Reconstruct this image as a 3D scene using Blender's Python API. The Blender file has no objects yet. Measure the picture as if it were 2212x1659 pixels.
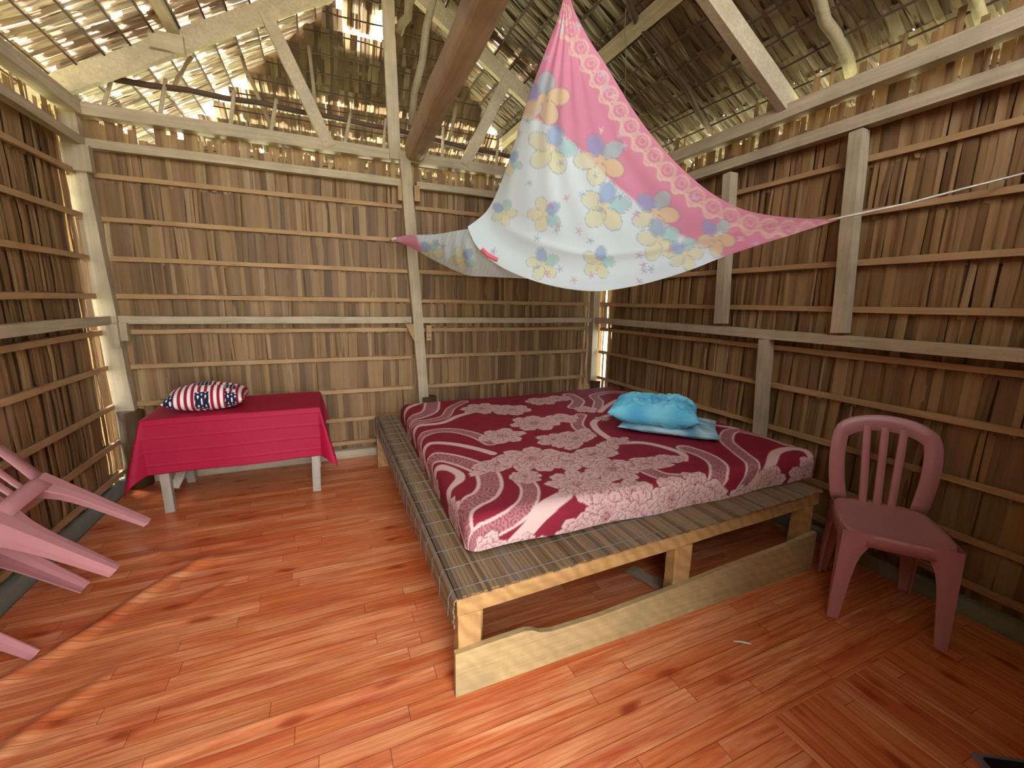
import bpy, math, random
import numpy as np
from mathutils import Vector, Matrix

random.seed(7)
RNG = np.random.default_rng(7)
scene = bpy.context.scene
COL = scene.collection

# ------------------------------------------------------------------ camera
F_PX, YAW, PITCH, ROLL = 918.69, 0.4141, -0.1927, 0.0195
CAM = np.array([-2.5506, -3.7164, 1.35])
PX, PY = 1106.0, 829.5
cy_, sy_, cp_, sp_ = math.cos(YAW), math.sin(YAW), math.cos(PITCH), math.sin(PITCH)
FWD = np.array([sy_ * cp_, cy_ * cp_, sp_])
_r = np.array([cy_, -sy_, 0.0])
_u = np.cross(_r, FWD)
RIGHT = math.cos(ROLL) * _r + math.sin(ROLL) * _u
UP = -math.sin(ROLL) * _r + math.cos(ROLL) * _u
cam_data = bpy.data.cameras.new('camera')
cam_data.sensor_width = 36.0
cam_data.lens = 36.0 * F_PX / 2212.0
cam_data.clip_start = 0.02
cam_data.clip_end = 200
cam = bpy.data.objects.new('camera', cam_data)
COL.objects.link(cam)
M = Matrix(((RIGHT[0], UP[0], -FWD[0], CAM[0]), (RIGHT[1], UP[1], -FWD[1], CAM[1]),
            (RIGHT[2], UP[2], -FWD[2], CAM[2]), (0, 0, 0, 1)))
cam.matrix_world = M
scene.camera = cam

# ------------------------------------------------------------------ light
world = bpy.data.worlds.new('daylight')
scene.world = world
world.use_nodes = True
bgn = world.node_tree.nodes['Background']
bgn.inputs[0].default_value = (0.88, 0.95, 1.0, 1)
bgn.inputs[1].default_value = 2.0
sun_data = bpy.data.lights.new('sun', 'SUN')
sun_data.energy = 3.0
sun_data.angle = 0.4
sun_data.color = (1.0, 0.95, 0.86)
sun = bpy.data.objects.new('sun', sun_data)
COL.objects.link(sun)
sun.rotation_euler = Vector((0.45, -0.5, -1.0)).to_track_quat('-Z', 'Y').to_euler()
scene.view_settings.view_transform = 'Standard'
scene.view_settings.look = 'None'
scene.view_settings.exposure = 3.0
scene.view_settings.gamma = 1.0
scene.view_settings.use_curve_mapping = False
scene.cycles.max_bounces = 10
scene.cycles.diffuse_bounces = 6
scene.cycles.transparent_max_bounces = 8
scene.cycles.sample_clamp_indirect = 6.0

# ------------------------------------------------------------------ helpers
def ray(u, v):
    return RIGHT * (u - PX) / F_PX - UP * (v - PY) / F_PX + FWD
def onz(u, v, z):
    d = ray(u, v); return CAM + d * (z - CAM[2]) / d[2]
def ony(u, v, y):
    d = ray(u, v); return CAM + d * (y - CAM[1]) / d[1]
def onx(u, v, x):
    d = ray(u, v); return CAM + d * (x - CAM[0]) / d[0]
def proj(X):
    d = np.asarray(X, float) - CAM
    z = np.maximum(d @ FWD, 1e-3)
    return np.stack([PX + F_PX * (d @ RIGHT) / z, PY - F_PX * (d @ UP) / z], -1)
def lin(r, g, b):
    f = lambda c: ((c / 255 + 0.055) / 1.055) ** 2.4 if c > 10 else c / 255 / 12.92
    return (f(r), f(g), f(b), 1.0)

def tag(o, label=None, cat=None, group=None, kind=None):
    if label: o['label'] = label
    if cat: o['category'] = cat
    if group: o['group'] = group
    if kind: o['kind'] = kind
    return o
def thing(name, label, cat, loc=(0, 0, 0), group=None, kind=None):
    o = bpy.data.objects.new(name, None)
    o.empty_display_size = 0.1
    COL.objects.link(o)
    o.location = loc
    return tag(o, label, cat, group, kind)
def base_of(p):
    b = np.zeros(3)
    while p is not None:
        b = b + np.array(p.location); p = p.parent
    return b
def new_mesh(name, verts, faces, mat, smooth=False):
    me = bpy.data.meshes.new(name)
    me.from_pydata([tuple(v) for v in verts], [], faces)
    me.update()
    if mat: me.materials.append(mat)
    if smooth: me.polygons.foreach_set('use_smooth', [True] * len(me.polygons))
    return me
def obj(name, verts, faces, mat, parent=None, smooth=False, local=False):
    v = np.asarray(verts, float)
    if parent is not None and not local: v = v - base_of(parent)
    me = new_mesh(name, v, faces, mat, smooth)
    o = bpy.data.objects.new(name, me)
    COL.objects.link(o)
    if parent is not None: o.parent = parent
    return o
def set_colors(o, cols):
    ca = o.data.color_attributes.new('Col', 'FLOAT_COLOR', 'POINT')
    a = np.ones((len(cols), 4)); a[:, :3] = cols
    ca.data.foreach_set('color', a.ravel())
def bevel(o, w=0.004, seg=2):
    m = o.modifiers.new('bevel', 'BEVEL'); m.width = w; m.segments = seg; m.limit_method = 'ANGLE'
    return o
def norm(v):
    v = np.asarray(v, float); return v / np.linalg.norm(v)

def timber_geo(A, B, w, h, side=None, seg=6, jit=0.0015, w2=None, h2=None):
    """squared timber from A to B: w along the side vector, h across it"""
    A, B = np.asarray(A, float), np.asarray(B, float)
    d = norm(B - A)
    s = np.asarray(side if side is not None else (0, 0, 1), float)
    s = norm(s - d * (s @ d)); n = np.cross(d, s)
    V, Fc = [], []
    w2 = w if w2 is None else w2; h2 = h if h2 is None else h2
    for i in range(seg + 1):
        k = i / seg; p = A + (B - A) * k
        ww, hh = w + (w2 - w) * k, h + (h2 - h) * k
        for a, b in ((-1, -1), (1, -1), (1, 1), (-1, 1)):
            j = RNG.normal(0, jit, 2) if 0 <= i <= seg else (0, 0)
            V.append(p + s * (a * ww / 2 + j[0]) + n * (b * hh / 2 + j[1]))
        if i:
            o = 4 * (i - 1)
            for q in range(4):
                Fc.append((o + q, o + (q + 1) % 4, o + 4 + (q + 1) % 4, o + 4 + q))
    Fc.append((3, 2, 1, 0)); o = 4 * seg; Fc.append((o, o + 1, o + 2, o + 3))
    return V, Fc
def timber(name, A, B, w, h, mat, parent=None, side=None, seg=6, jit=0.0015, **k):
    V, Fc = timber_geo(A, B, w, h, side, seg, jit, **k)
    return obj(name, V, Fc, mat, parent)
def tube_geo(pts, r, n=8, r2=None, jit=0.0):
    pts = [np.asarray(p, float) for p in pts]
    V, Fc = [], []
    m = len(pts)
    ref = np.array([0.31, 0.17, 0.93])
    for i, p in enumerate(pts):
        d = norm(pts[min(i + 1, m - 1)] - pts[max(i - 1, 0)])
        a = np.cross(d, ref)
        if np.linalg.norm(a) < 1e-3: a = np.cross(d, (1, 0, 0))
        a = norm(a); b = np.cross(d, a)
        rr = r if r2 is None else r + (r2 - r) * i / (m - 1)
        for q in range(n):
            t = 2 * math.pi * q / n
            k = rr * (1 + (RNG.normal(0, jit) if jit else 0))
            V.append(p + (a * math.cos(t) + b * math.sin(t)) * k)
        if i:
            o = n * (i - 1)
            for q in range(n):
                Fc.append((o + q, o + (q + 1) % n, o + n + (q + 1) % n, o + n + q))
    Fc.append(tuple(range(n))[::-1]); Fc.append(tuple(range(n * (m - 1), n * m)))
    return V, Fc
def tube(name, pts, r, mat, parent=None, n=8, r2=None, jit=0.0, smooth=True):
    V, Fc = tube_geo(pts, r, n, r2, jit)
    return obj(name, V, Fc, mat, parent, smooth)
def wavy(A, B, k=6, amp=0.01):
    A, B = np.asarray(A, float), np.asarray(B, float)
    out = []
    for i in range(k + 1):
        p = A + (B - A) * i / k
        if 0 < i < k: p = p + RNG.normal(0, amp, 3)
        out.append(p)
    return out
def box(name, lo, hi, mat, parent=None):
    (x0, y0, z0), (x1, y1, z1) = lo, hi
    V = [(x0, y0, z0), (x1, y0, z0), (x1, y1, z0), (x0, y1, z0), (x0, y0, z1), (x1, y0, z1), (x1, y1, z1), (x0, y1, z1)]
    Fc = [(0, 3, 2, 1), (4, 5, 6, 7), (0, 1, 5, 4), (1, 2, 6, 5), (2, 3, 7, 6), (3, 0, 4, 7)]
    return obj(name, V, Fc, mat, parent)
def grid_faces(nu, nv):
    return [(i * nv + j, (i + 1) * nv + j, (i + 1) * nv + j + 1, i * nv + j + 1) for i in range(nu - 1) for j in range(nv - 1)]

# ------------------------------------------------------------------ materials
class NT:
    def __init__(s, name):
        s.m = bpy.data.materials.new(name); s.m.use_nodes = True
        s.t = s.m.node_tree; s.n = s.t.nodes; s.l = s.t.links
        s.b = s.n['Principled BSDF']; s.out = s.n['Material Output']
    def add(s, kind, **kw):
        nd = s.n.new(kind)
        for k, v in kw.items(): setattr(nd, k, v)
        return nd
    def link(s, a, b): s.l.new(a, b)
    def val(s, sock, v):
        if hasattr(v, 'is_output') or isinstance(v, bpy.types.NodeSocket): s.link(v, sock)
        else: sock.default_value = v
    def math(s, op, a, b=0.0, c=0.0):
        nd = s.add('ShaderNodeMath', operation=op)
        s.val(nd.inputs[0], a); s.val(nd.inputs[1], b); s.val(nd.inputs[2], c)
        return nd.outputs[0]
    def mix(s, f, a, b, mode='MIX'):
        nd = s.add('ShaderNodeMix', data_type='RGBA', blend_type=mode)
        s.val(nd.inputs[0], f); s.val(nd.inputs[6], a); s.val(nd.inputs[7], b)
        return nd.outputs[2]
    def ramp(s, f, stops):
        nd = s.add('ShaderNodeValToRGB'); e = nd.color_ramp.elements
        while len(e) < len(stops): e.new(0.5)
        for x, (p, c) in zip(e, stops): x.position = p; x.color = c
        s.link(f, nd.inputs[0]); return nd.outputs[0]
    def pos(s, scale=(1, 1, 1), rot=(0, 0, 0), obj_space=False):
        if obj_space: src = s.add('ShaderNodeTexCoord').outputs['Object']
        else: src = s.add('ShaderNodeNewGeometry').outputs['Position']
        mp = s.add('ShaderNodeMapping'); mp.inputs['Scale'].default_value = scale; mp.inputs['Rotation'].default_value = rot
        s.link(src, mp.inputs[0]); return mp.outputs[0]
    def noise(s, vec, scale=1.0, detail=3.0, rough=0.55, dist=0.0, out=0):
        nd = s.add('ShaderNodeTexNoise'); nd.inputs['Scale'].default_value = scale
        nd.inputs['Detail'].default_value = detail; nd.inputs['Roughness'].default_value = rough; nd.inputs['Distortion'].default_value = dist
        s.link(vec, nd.inputs['Vector']); return nd.outputs[out]
    def bump(s, h, strength=0.3, dist=0.01):
        nd = s.add('ShaderNodeBump'); nd.inputs['Strength'].default_value = strength; nd.inputs['Distance'].default_value = dist
        s.link(h, nd.inputs['Height']); s.link(nd.outputs[0], s.b.inputs['Normal'])
    def fin(s, color=None, rough=0.6, spec=0.3, **kw):
        if color is not None: s.val(s.b.inputs['Base Color'], color)
        s.val(s.b.inputs['Roughness'], rough); s.b.inputs['Specular IOR Level'].default_value = spec
        for k, v in kw.items(): s.b.inputs[k].default_value = v
        return s.m

def leaf_material(name, scale, dark, mid, light, grey, trans=0.12, rough=0.6):
    t = NT(name)
    a = t.add('ShaderNodeAttribute', attribute_name='var').outputs['Fac']
    b = t.add('ShaderNodeAttribute', attribute_name='var', attribute_type='OBJECT').outputs['Fac']
    v = t.math('ADD', a, b)
    base = t.ramp(v, [(0.0, dark), (0.35, mid), (0.72, light), (1.0, grey)])
    st = t.noise(t.pos(scale), 1.0, 4, 0.6)
    big = t.noise(t.pos((1.6, 1.6, 1.6)), 1.0, 2)
    c = t.mix(t.math('MULTIPLY', st, 0.9), (0.45, 0.42, 0.38, 1), (1.25, 1.22, 1.18, 1))
    col = t.mix(1.0, base, c, 'MULTIPLY')
    col = t.mix(t.math('MULTIPLY', big, 0.2), col, grey)
    t.fin(col, rough, 0.35)
    t.bump(st, 0.35, 0.004)
    tr = t.add('ShaderNodeBsdfTranslucent'); t.link(col, tr.inputs[0])
    mx = t.add('ShaderNodeMixShader'); mx.inputs[0].default_value = trans
    t.link(t.b.outputs[0], mx.inputs[1]); t.link(tr.outputs[0], mx.inputs[2]); t.link(mx.outputs[0], t.out.inputs[0])
    return t.m
WALL_COLS = (lin(90, 60, 34), lin(132, 96, 60), lin(166, 128, 84), lin(174, 148, 112))
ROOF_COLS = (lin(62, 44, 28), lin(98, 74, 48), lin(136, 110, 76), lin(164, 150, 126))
LIT_COLS = (lin(120, 92, 74), lin(160, 132, 108), lin(200, 178, 150), lin(214, 202, 182))  # paler set for the left slope; daylight through the thatch put into colour
M_leafx = leaf_material('thatch_leaf_back', (85, 85, 2.2), *WALL_COLS, rough=0.55)
M_roofy = leaf_material('thatch_leaf_roof', (6, 130, 6), *ROOF_COLS, trans=0.22, rough=0.42)
M_roofl = leaf_material('thatch_leaf_lit', (6, 130, 6), *LIT_COLS, trans=0.22, rough=0.4)
M_roofx = leaf_material('thatch_leaf_hip', (110, 6, 6), *ROOF_COLS, trans=0.36, rough=0.5)

def wood_material(name, c1, c2, axis, rough=0.65, fine=60.0, knots=0.0, dirt=None, figure=0.0):
    t = NT(name)
    sc = [fine] * 3
    if axis is not None: sc[axis] = fine * 0.04
    p = t.pos(tuple(sc))
    g = t.noise(p, 1.0, 4, 0.6, 0.4)
    big = t.noise(t.pos((5, 5, 5)), 1.0, 3)
    col = t.mix(g, c1, c2)
    col = t.mix(t.math('MULTIPLY', t.ramp(big, [(0.42, (0, 0, 0, 1)), (0.75, (1, 1, 1, 1))]), 0.45), col, dirt or tuple(0.6 * x for x in c1[:3]) + (1,))
    if figure:
        wv = t.add('ShaderNodeTexWave', wave_type='BANDS', bands_direction='DIAGONAL'); t.link(t.pos((1, 1, 1)), wv.inputs['Vector'])
        wv.inputs['Scale'].default_value = 9.0; wv.inputs['Distortion'].default_value = 5.0; wv.inputs['Detail'].default_value = 2.5; wv.inputs['Detail Scale'].default_value = 1.5
        col = t.mix(t.math('MULTIPLY', wv.outputs[0], figure), col, tuple(0.62 * x for x in c1[:3]) + (1,))
    if knots:
        vo = t.add('ShaderNodeTexVoronoi'); t.link(t.pos((7, 7, 7)), vo.inputs['Vector'])
        k = t.ramp(vo.outputs['Distance'], [(0.05, (1, 1, 1, 1)), (0.14, (0, 0, 0, 1))])
        col = t.mix(t.math('MULTIPLY', k, knots), col, tuple(0.3 * x for x in c1[:3]) + (1,))
    t.fin(col, rough, 0.3); t.bump(g, 0.25, 0.003)
    return t.m
def woods(prefix, c1, c2, **k):
    return [wood_material(prefix + s, c1, c2, a, **k) for a, s in ((0, '_along_x'), (1, '_along_y'), (2, '_upright'), (None, '_slanted'))]
GREYW = woods('weathered_timber', lin(142, 124, 100), lin(202, 182, 152), knots=0.35, dirt=lin(120, 108, 86))
BATW = woods('batten_wood', lin(144, 108, 72), lin(192, 154, 110), dirt=lin(126, 92, 62))
BEDW = woods('bed_wood', lin(150, 106, 62), lin(204, 160, 104), fine=30.0, figure=0.4, knots=0.25, dirt=lin(150, 112, 66))
M_board = wood_material('skirt_board_wood', lin(146, 118, 76), lin(204, 172, 122), 0, fine=70.0, figure=0.18, knots=0.3, dirt=lin(120, 108, 78))
M_log = wood_material('log_bark', lin(128, 102, 76), lin(182, 154, 120), 1, fine=40.0, dirt=lin(88, 70, 52))
M_pole = wood_material('pole_bark', lin(120, 104, 78), lin(168, 150, 116), None, fine=50.0)
M_darkpole = wood_material('dark_pole_bark', lin(58, 42, 34), lin(96, 70, 54), None, fine=50.0)
M_stump = wood_material('stump_bark', lin(54, 38, 24), lin(112, 80, 44), 2, fine=30.0, dirt=lin(34, 24, 16))
M_bench = wood_material('bench_wood', lin(140, 124, 110), lin(190, 176, 160), 2, fine=50.0, knots=0.5)

def plain(name, c, rough=0.5, spec=0.4, var=0.12, scale=12.0, bump=0.0, **kw):
    t = NT(name)
    n = t.noise(t.pos((scale,) * 3), 1.0, 3)
    col = t.mix(n, tuple(x * (1 - var) for x in c[:3]) + (1,), tuple(min(1, x * (1 + var)) for x in c[:3]) + (1,))
    t.fin(col, rough, spec, **kw)
    if bump: t.bump(n, bump, 0.004)
    return t.m
M_plastic = plain('pink_plastic', lin(182, 122, 126), 0.36, 0.5, 0.05, **{'Subsurface Weight': 0.0})
M_string = plain('white_string', lin(215, 210, 200), 0.7, 0.2)
M_stitch = plain('blue_stitch_thread', lin(124, 128, 136), 0.7, 0.2)
M_concrete = plain('sill_concrete', lin(128, 128, 116), 0.85, 0.2, 0.25, 20.0, 0.3)
M_sub = plain('subfloor_planks', lin(96, 84, 68), 0.8, 0.2, 0.3, 9.0, 0.2)
M_ground = plain('outdoor_ground', lin(172, 172, 132), 0.9, 0.1, 0.3, 1.2)
M_rug = plain('black_mat_pile', lin(34, 34, 44), 0.95, 0.1, 0.3, 200.0, 0.5)
M_rugedge = plain('mat_border_cloth', lin(120, 112, 128), 0.9, 0.1, 0.2, 150.0, 0.3)
M_wire = plain('steel_wire', lin(120, 112, 100), 0.5, 0.5)
M_bark_out = plain('outer_thatch', lin(120, 92, 62), 0.9, 0.1, 0.3, 25.0, 0.4)

def fabric(name, rough=0.85, trans=0.0, clear=0.0, weave=420.0, bump=0.12, spec=0.15):
    t = NT(name)
    c = t.add('ShaderNodeVertexColor', layer_name='Col').outputs[0]
    n = t.noise(t.pos((weave,) * 3), 1.0, 2)
    col = t.mix(t.math('MULTIPLY', n, 0.25), c, (0.5, 0.5, 0.5, 1), 'OVERLAY')
    t.fin(col, rough, spec); t.bump(t.noise(t.pos((14, 14, 14)), 1.0, 4), bump, 0.02)
    sh = t.b.outputs[0]
    if trans:
        tr = t.add('ShaderNodeBsdfTranslucent'); t.link(col, tr.inputs[0])
        mx = t.add('ShaderNodeMixShader'); mx.inputs[0].default_value = trans
        t.link(sh, mx.inputs[1]); t.link(tr.outputs[0], mx.inputs[2]); sh = mx.outputs[0]
    if clear:
        tp = t.add('ShaderNodeBsdfTransparent')
        mx = t.add('ShaderNodeMixShader'); mx.inputs[0].default_value = clear
        t.link(sh, mx.inputs[1]); t.link(tp.outputs[0], mx.inputs[2]); sh = mx.outputs[0]
    t.link(sh, t.out.inputs[0])
    return t.m
M_mattress = fabric('mattress_print_cloth', 0.75)
M_net = fabric('printed_net_cloth', 0.55, 0.35, 0.11, bump=0.05)
M_flag = fabric('flag_print_cloth', 0.8)
M_towel = fabric('terry_cloth', 0.95, weave=160.0, bump=0.4)
M_table = fabric('red_table_cloth', 0.62, spec=0.3)

def lino(name, swap):
    t = NT(name)
    g = t.add('ShaderNodeNewGeometry').outputs['Position']
    sp = t.add('ShaderNodeSeparateXYZ'); t.link(g, sp.inputs[0])
    x, y = (sp.outputs[1], sp.outputs[0]) if swap else (sp.outputs[0], sp.outputs[1])
    W_, L_ = 0.062, 0.86
    yr = t.math('DIVIDE', y, W_); row = t.math('FLOOR', yr); fy = t.math('FRACT', yr)
    wn = t.add('ShaderNodeTexWhiteNoise', noise_dimensions='1D'); t.link(row, wn.inputs['W'])
    xr = t.math('ADD', t.math('DIVIDE', x, L_), t.math('MULTIPLY', wn.outputs[0], 7.0))
    colm = t.math('FLOOR', xr); fx = t.math('FRACT', xr)
    wn2 = t.add('ShaderNodeTexWhiteNoise', noise_dimensions='2D')
    cv = t.add('ShaderNodeCombineXYZ'); t.link(row, cv.inputs[0]); t.link(colm, cv.inputs[1]); t.link(cv.outputs[0], wn2.inputs['Vector'])
    rnd = wn2.outputs[0]
    # grain coordinates are shifted per board
    gv = t.add('ShaderNodeCombineXYZ')
    t.link(t.math('MULTIPLY', x, 2.6), gv.inputs[0])
    t.link(t.math('MULTIPLY', y, 34.0), gv.inputs[1])
    t.link(t.math('MULTIPLY', rnd, 30.0), gv.inputs[2])
    grain = t.noise(gv.outputs[0], 1.0, 5, 0.62, 1.2)
    rings = t.add('ShaderNodeTexWave', wave_type='BANDS', bands_direction='Y')
    rv = t.add('ShaderNodeCombineXYZ')
    t.link(t.math('MULTIPLY', x, 0.9), rv.inputs[0]); t.link(t.math('MULTIPLY', y, 9.0), rv.inputs[1]); t.link(t.math('MULTIPLY', rnd, 17.0), rv.inputs[2])
    t.link(rv.outputs[0], rings.inputs['Vector']); rings.inputs['Scale'].default_value = 1.6
    rings.inputs['Distortion'].default_value = 7.0; rings.inputs['Detail'].default_value = 2.0; rings.inputs['Detail Scale'].default_value = 1.2
    base = t.ramp(rnd, [(0.0, lin(206, 116, 66)), (0.4, lin(220, 136, 84)), (0.75, lin(228, 152, 102)), (1.0, lin(214, 122, 66))])
    c = t.mix(t.math('MULTIPLY', t.ramp(grain, [(0.35, (1, 1, 1, 1)), (0.62, (0, 0, 0, 1))]), 0.75), base, lin(178, 70, 34))
    sv = t.add('ShaderNodeCombineXYZ'); t.link(t.math('MULTIPLY', x, 1.6), sv.inputs[0]); t.link(t.math('MULTIPLY', y, 11.0), sv.inputs[1]); t.link(t.math('MULTIPLY', rnd, 9.0), sv.inputs[2])
    smudge = t.noise(sv.outputs[0], 1.0, 4, 0.6, 0.8)
    c = t.mix(t.math('MULTIPLY', t.ramp(smudge, [(0.52, (0, 0, 0, 1)), (0.72, (1, 1, 1, 1))]), 0.6), c, lin(164, 50, 22))
    c = t.mix(t.math('MULTIPLY', t.ramp(smudge, [(0.3, (1, 1, 1, 1)), (0.46, (0, 0, 0, 1))]), 0.45), c, lin(236, 176, 132))
    c = t.mix(t.math('MULTIPLY', t.ramp(rings.outputs[0], [(0.0, (1, 1, 1, 1)), (0.3, (0, 0, 0, 1))]), 0.32), c, lin(170, 76, 42))
    # knots
    kv = t.add('ShaderNodeCombineXYZ')
    t.link(t.math('MULTIPLY', x, 3.0), kv.inputs[0]); t.link(t.math('MULTIPLY', y, 8.5), kv.inputs[1]); kv.inputs[2].default_value = 3.3
    warp = t.noise(kv.outputs[0], 3.0, 2, 0.5, 0.0, 1)
    kadd = t.add('ShaderNodeVectorMath', operation='MULTIPLY_ADD'); t.link(warp, kadd.inputs[0]); kadd.inputs[1].default_value = (0.28, 0.28, 0); t.link(kv.outputs[0], kadd.inputs[2])
    vo = t.add('ShaderNodeTexVoronoi'); t.link(kadd.outputs[0], vo.inputs['Vector']); vo.inputs['Scale'].default_value = 1.0
    keep = t.math('GREATER_THAN', t.math('FRACT', t.math('MULTIPLY', vo.outputs['Color'], 3.7)), 0.12)
    kn = t.math('MULTIPLY', t.ramp(vo.outputs['Distance'], [(0.07, (1, 1, 1, 1)), (0.19, (0, 0, 0, 1))]), keep)
    c = t.mix(t.math('MULTIPLY', kn, 0.95), c, lin(112, 22, 14))
    halo = t.math('MULTIPLY', t.ramp(vo.outputs['Distance'], [(0.15, (1, 1, 1, 1)), (0.5, (0, 0, 0, 1))]), keep)
    c = t.mix(t.math('MULTIPLY', halo, 0.4), c, lin(190, 84, 40))
    edge = t.math('MINIMUM', t.math('MINIMUM', fy, t.math('SUBTRACT', 1.0, fy)), t.math('MULTIPLY', t.math('MINIMUM', fx, t.math('SUBTRACT', 1.0, fx)), L_ / W_))
    line = t.ramp(edge, [(0.008, (1, 1, 1, 1)), (0.03, (0, 0, 0, 1))])
    c = t.mix(t.math('MULTIPLY', line, 0.75), c, lin(96, 34, 20))
    t.fin(c, 0.3, 0.45)
    t.bump(t.noise(t.pos((9, 9, 9)), 1.0, 3), 0.08, 0.02)
    return t.m
M_lino1 = lino('printed_linoleum_lengthwise', False)
M_lino2 = lino('printed_linoleum_crosswise', True)

def mat_slat():
    t = NT('bamboo_slat')
    b = t.add('ShaderNodeObjectInfo').outputs['Random']
    base = t.ramp(b, [(0.0, lin(96, 76, 54)), (0.4, lin(128, 104, 76)), (0.8, lin(150, 122, 92)), (1.0, lin(112, 100, 92))])
    g = t.noise(t.pos((160, 5, 160)), 1.0, 3)
    c = t.mix(1.0, base, t.mix(g, (0.55, 0.55, 0.55, 1), (1.3, 1.25, 1.2, 1)), 'MULTIPLY')
    t.fin(c, 0.45, 0.4); return t.m
M_slat = mat_slat()

# ------------------------------------------------------------------ room measures
W = 3.875; ZMID = 1.174; ZUP = 2.266; ZPL = 2.455; XMP = -1.84
YF = -3.95                       # wall behind the camera
BAT = [0.125, 0.33, 0.58, 0.85, 1.09, 1.335, 1.575, 1.825, 2.085]
XC, ZR, SL = -1.94, 3.86, 0.60   # ridge and pitch of the roof
HIP = 0.72                       # pitch of the rear hip

# ------------------------------------------------------------------ ground and floor
ground = obj('ground', [(-40, -40, -0.55), (40, -40, -0.55), (40, 40, -0.55), (-40, 40, -0.55)], [(0, 1, 2, 3)], M_ground)
tag(ground, 'sunlit sandy ground outside around the hut', 'ground', kind='structure')
floor = thing('floor', 'raised plank floor of the hut under the linoleum', 'floor', (-W / 2, -2.3, 0), kind='structure')
for i in range(22):
    y0 = YF - 0.05 + i * 0.19
    box('floor_plank', (-W - 0.16, y0, -0.05), (0.16, y0 + 0.186, -0.012), M_sub, floor)

RIDGES = [(-0.52, 0.004), (-0.9, 0.003), (-1.133, 0.005), (-1.3, 0.004), (-1.72, 0.005), (-2.02, 0.003), (-2.36, 0.005), (-2.66, 0.003), (-3.02, 0.004)]
_pa = [onz(430, 1220, 0)[:2], onz(0, 1480, 0)[:2]]
FOLDS = [(_pa[0], _pa[1] + (_pa[1] - _pa[0]) * 0.5, 0.022, 0.030), (onz(190, 1492, 0)[:2], onz(-60, 1690, 0)[:2], 0.016, 0.03),
         (onz(496, 1258, 0)[:2], onz(389, 1333, 0)[:2], 0.007, 0.016), (onz(430, 1220, 0)[:2], onz(520, 1195, 0)[:2], 0.012, 0.022),
         (onz(330, 1190, 0)[:2], onz(430, 1220, 0)[:2], 0.010, 0.02)]
def floor_h(X, Y):
    H = np.zeros_like(X)
    for yk, a in RIDGES:
        yy = yk + 0.012 * np.sin(X * 1.7 + yk * 9)
        d = Y - yy
        amp = 1.7 * a * (0.55 + 0.45 * np.sin(X * 2.3 + yk * 31))
        H += amp * np.where(d > 0, np.exp(-d / 0.05), np.exp(d / 0.012))
    for A, B, a, wd in FOLDS:
        A, B = np.asarray(A), np.asarray(B); d = B - A; L = np.linalg.norm(d); d = d / L
        s = (X - A[0]) * d[0] + (Y - A[1]) * d[1]
        n = (X - A[0]) * -d[1] + (Y - A[1]) * d[0] + 0.02 * np.sin(s * 9)
        e = np.clip(s / L, 0, 1); fall = np.clip(1 - np.maximum(-s, s - L) / 0.12, 0, 1)
        H += a * fall * (0.35 + 0.65 * np.sin(np.pi * np.clip(e * 0.8 + 0.2, 0, 1))) * np.exp(-(n / wd) ** 2)
    H += 0.0012 * np.sin(X * 7 + 1.3 * np.sin(Y * 5)) + 0.0012 * np.sin(Y * 6.1 + X * 2.2)
    H *= np.clip((X + W + 0.02) / 0.1, 0, 1) * np.clip(-X / 0.08 + 0.3, 0, 1)
    return H
def sheet(name, x0, x1, y0, y1, z, mat, step=0.016, hs=1.0):
    nx, ny = int((x1 - x0) / step) + 1, int((y1 - y0) / step) + 1
    X, Y = np.meshgrid(np.linspace(x0, x1, nx), np.linspace(y0, y1, ny), indexing='ij')
    Z = z + hs * np.maximum(floor_h(X, Y), 0)
    V = np.stack([X, Y, Z], -1).reshape(-1, 3)
    return obj(name, V, grid_faces(nx, ny), mat, None, True)
tag(sheet('linoleum_sheet', -W + 0.0, 0.005, -3.94, 0.0, 0.0, M_lino1),
    'large orange wood-print linoleum sheet with boards running along the back wall', 'linoleum')
tag(sheet('linoleum_sheet', -1.27, 0.0, -3.93, -2.995, 0.0045, M_lino2, 0.02),
    'smaller linoleum sheet by the right chair with boards running crosswise', 'linoleum')

# ------------------------------------------------------------------ thatch leaves
LEAF_MESH = {}
def leaf_geo(k):
    r = random.Random(100 + k)
    xs = (-0.5, -0.18, 0.16, 0.5); V = []
    rows = (0.0, -0.5, -1.0)
    cr = r.uniform(0.35, 1.0) * r.choice((-1, 1)); bow = r.uniform(-0.5, 0.6)
    for i, z in enumerate(rows):
        sk = r.uniform(-0.05, 0.05)
        for j, x in enumerate(xs):
            dep = cr * (0.5 - abs(x)) + bow * (1 if i == 1 else 0) * 0.8 + (r.uniform(-0.25, 0.25))
            V.append((x + sk + (0.06 * r.uniform(-1, 1)), dep, z + (r.uniform(-0.05, 0.03) if i == 2 else 0)))
    Fc = [(i * 4 + j, i * 4 + 4 + j, i * 4 + 5 + j, i * 4 + 1 + j) for i in range(2) for j in range(3)]
    return np.array(V), Fc
LEAF_GEO = [leaf_geo(k) for k in range(14)]
def leaf_mesh(k, mat):
    key = (k, mat.name)
    if key not in LEAF_MESH:
        LEAF_MESH[key] = new_mesh('leaf', LEAF_GEO[k][0], LEAF_GEO[k][1], mat, True)
    return LEAF_MESH[key]
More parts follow.
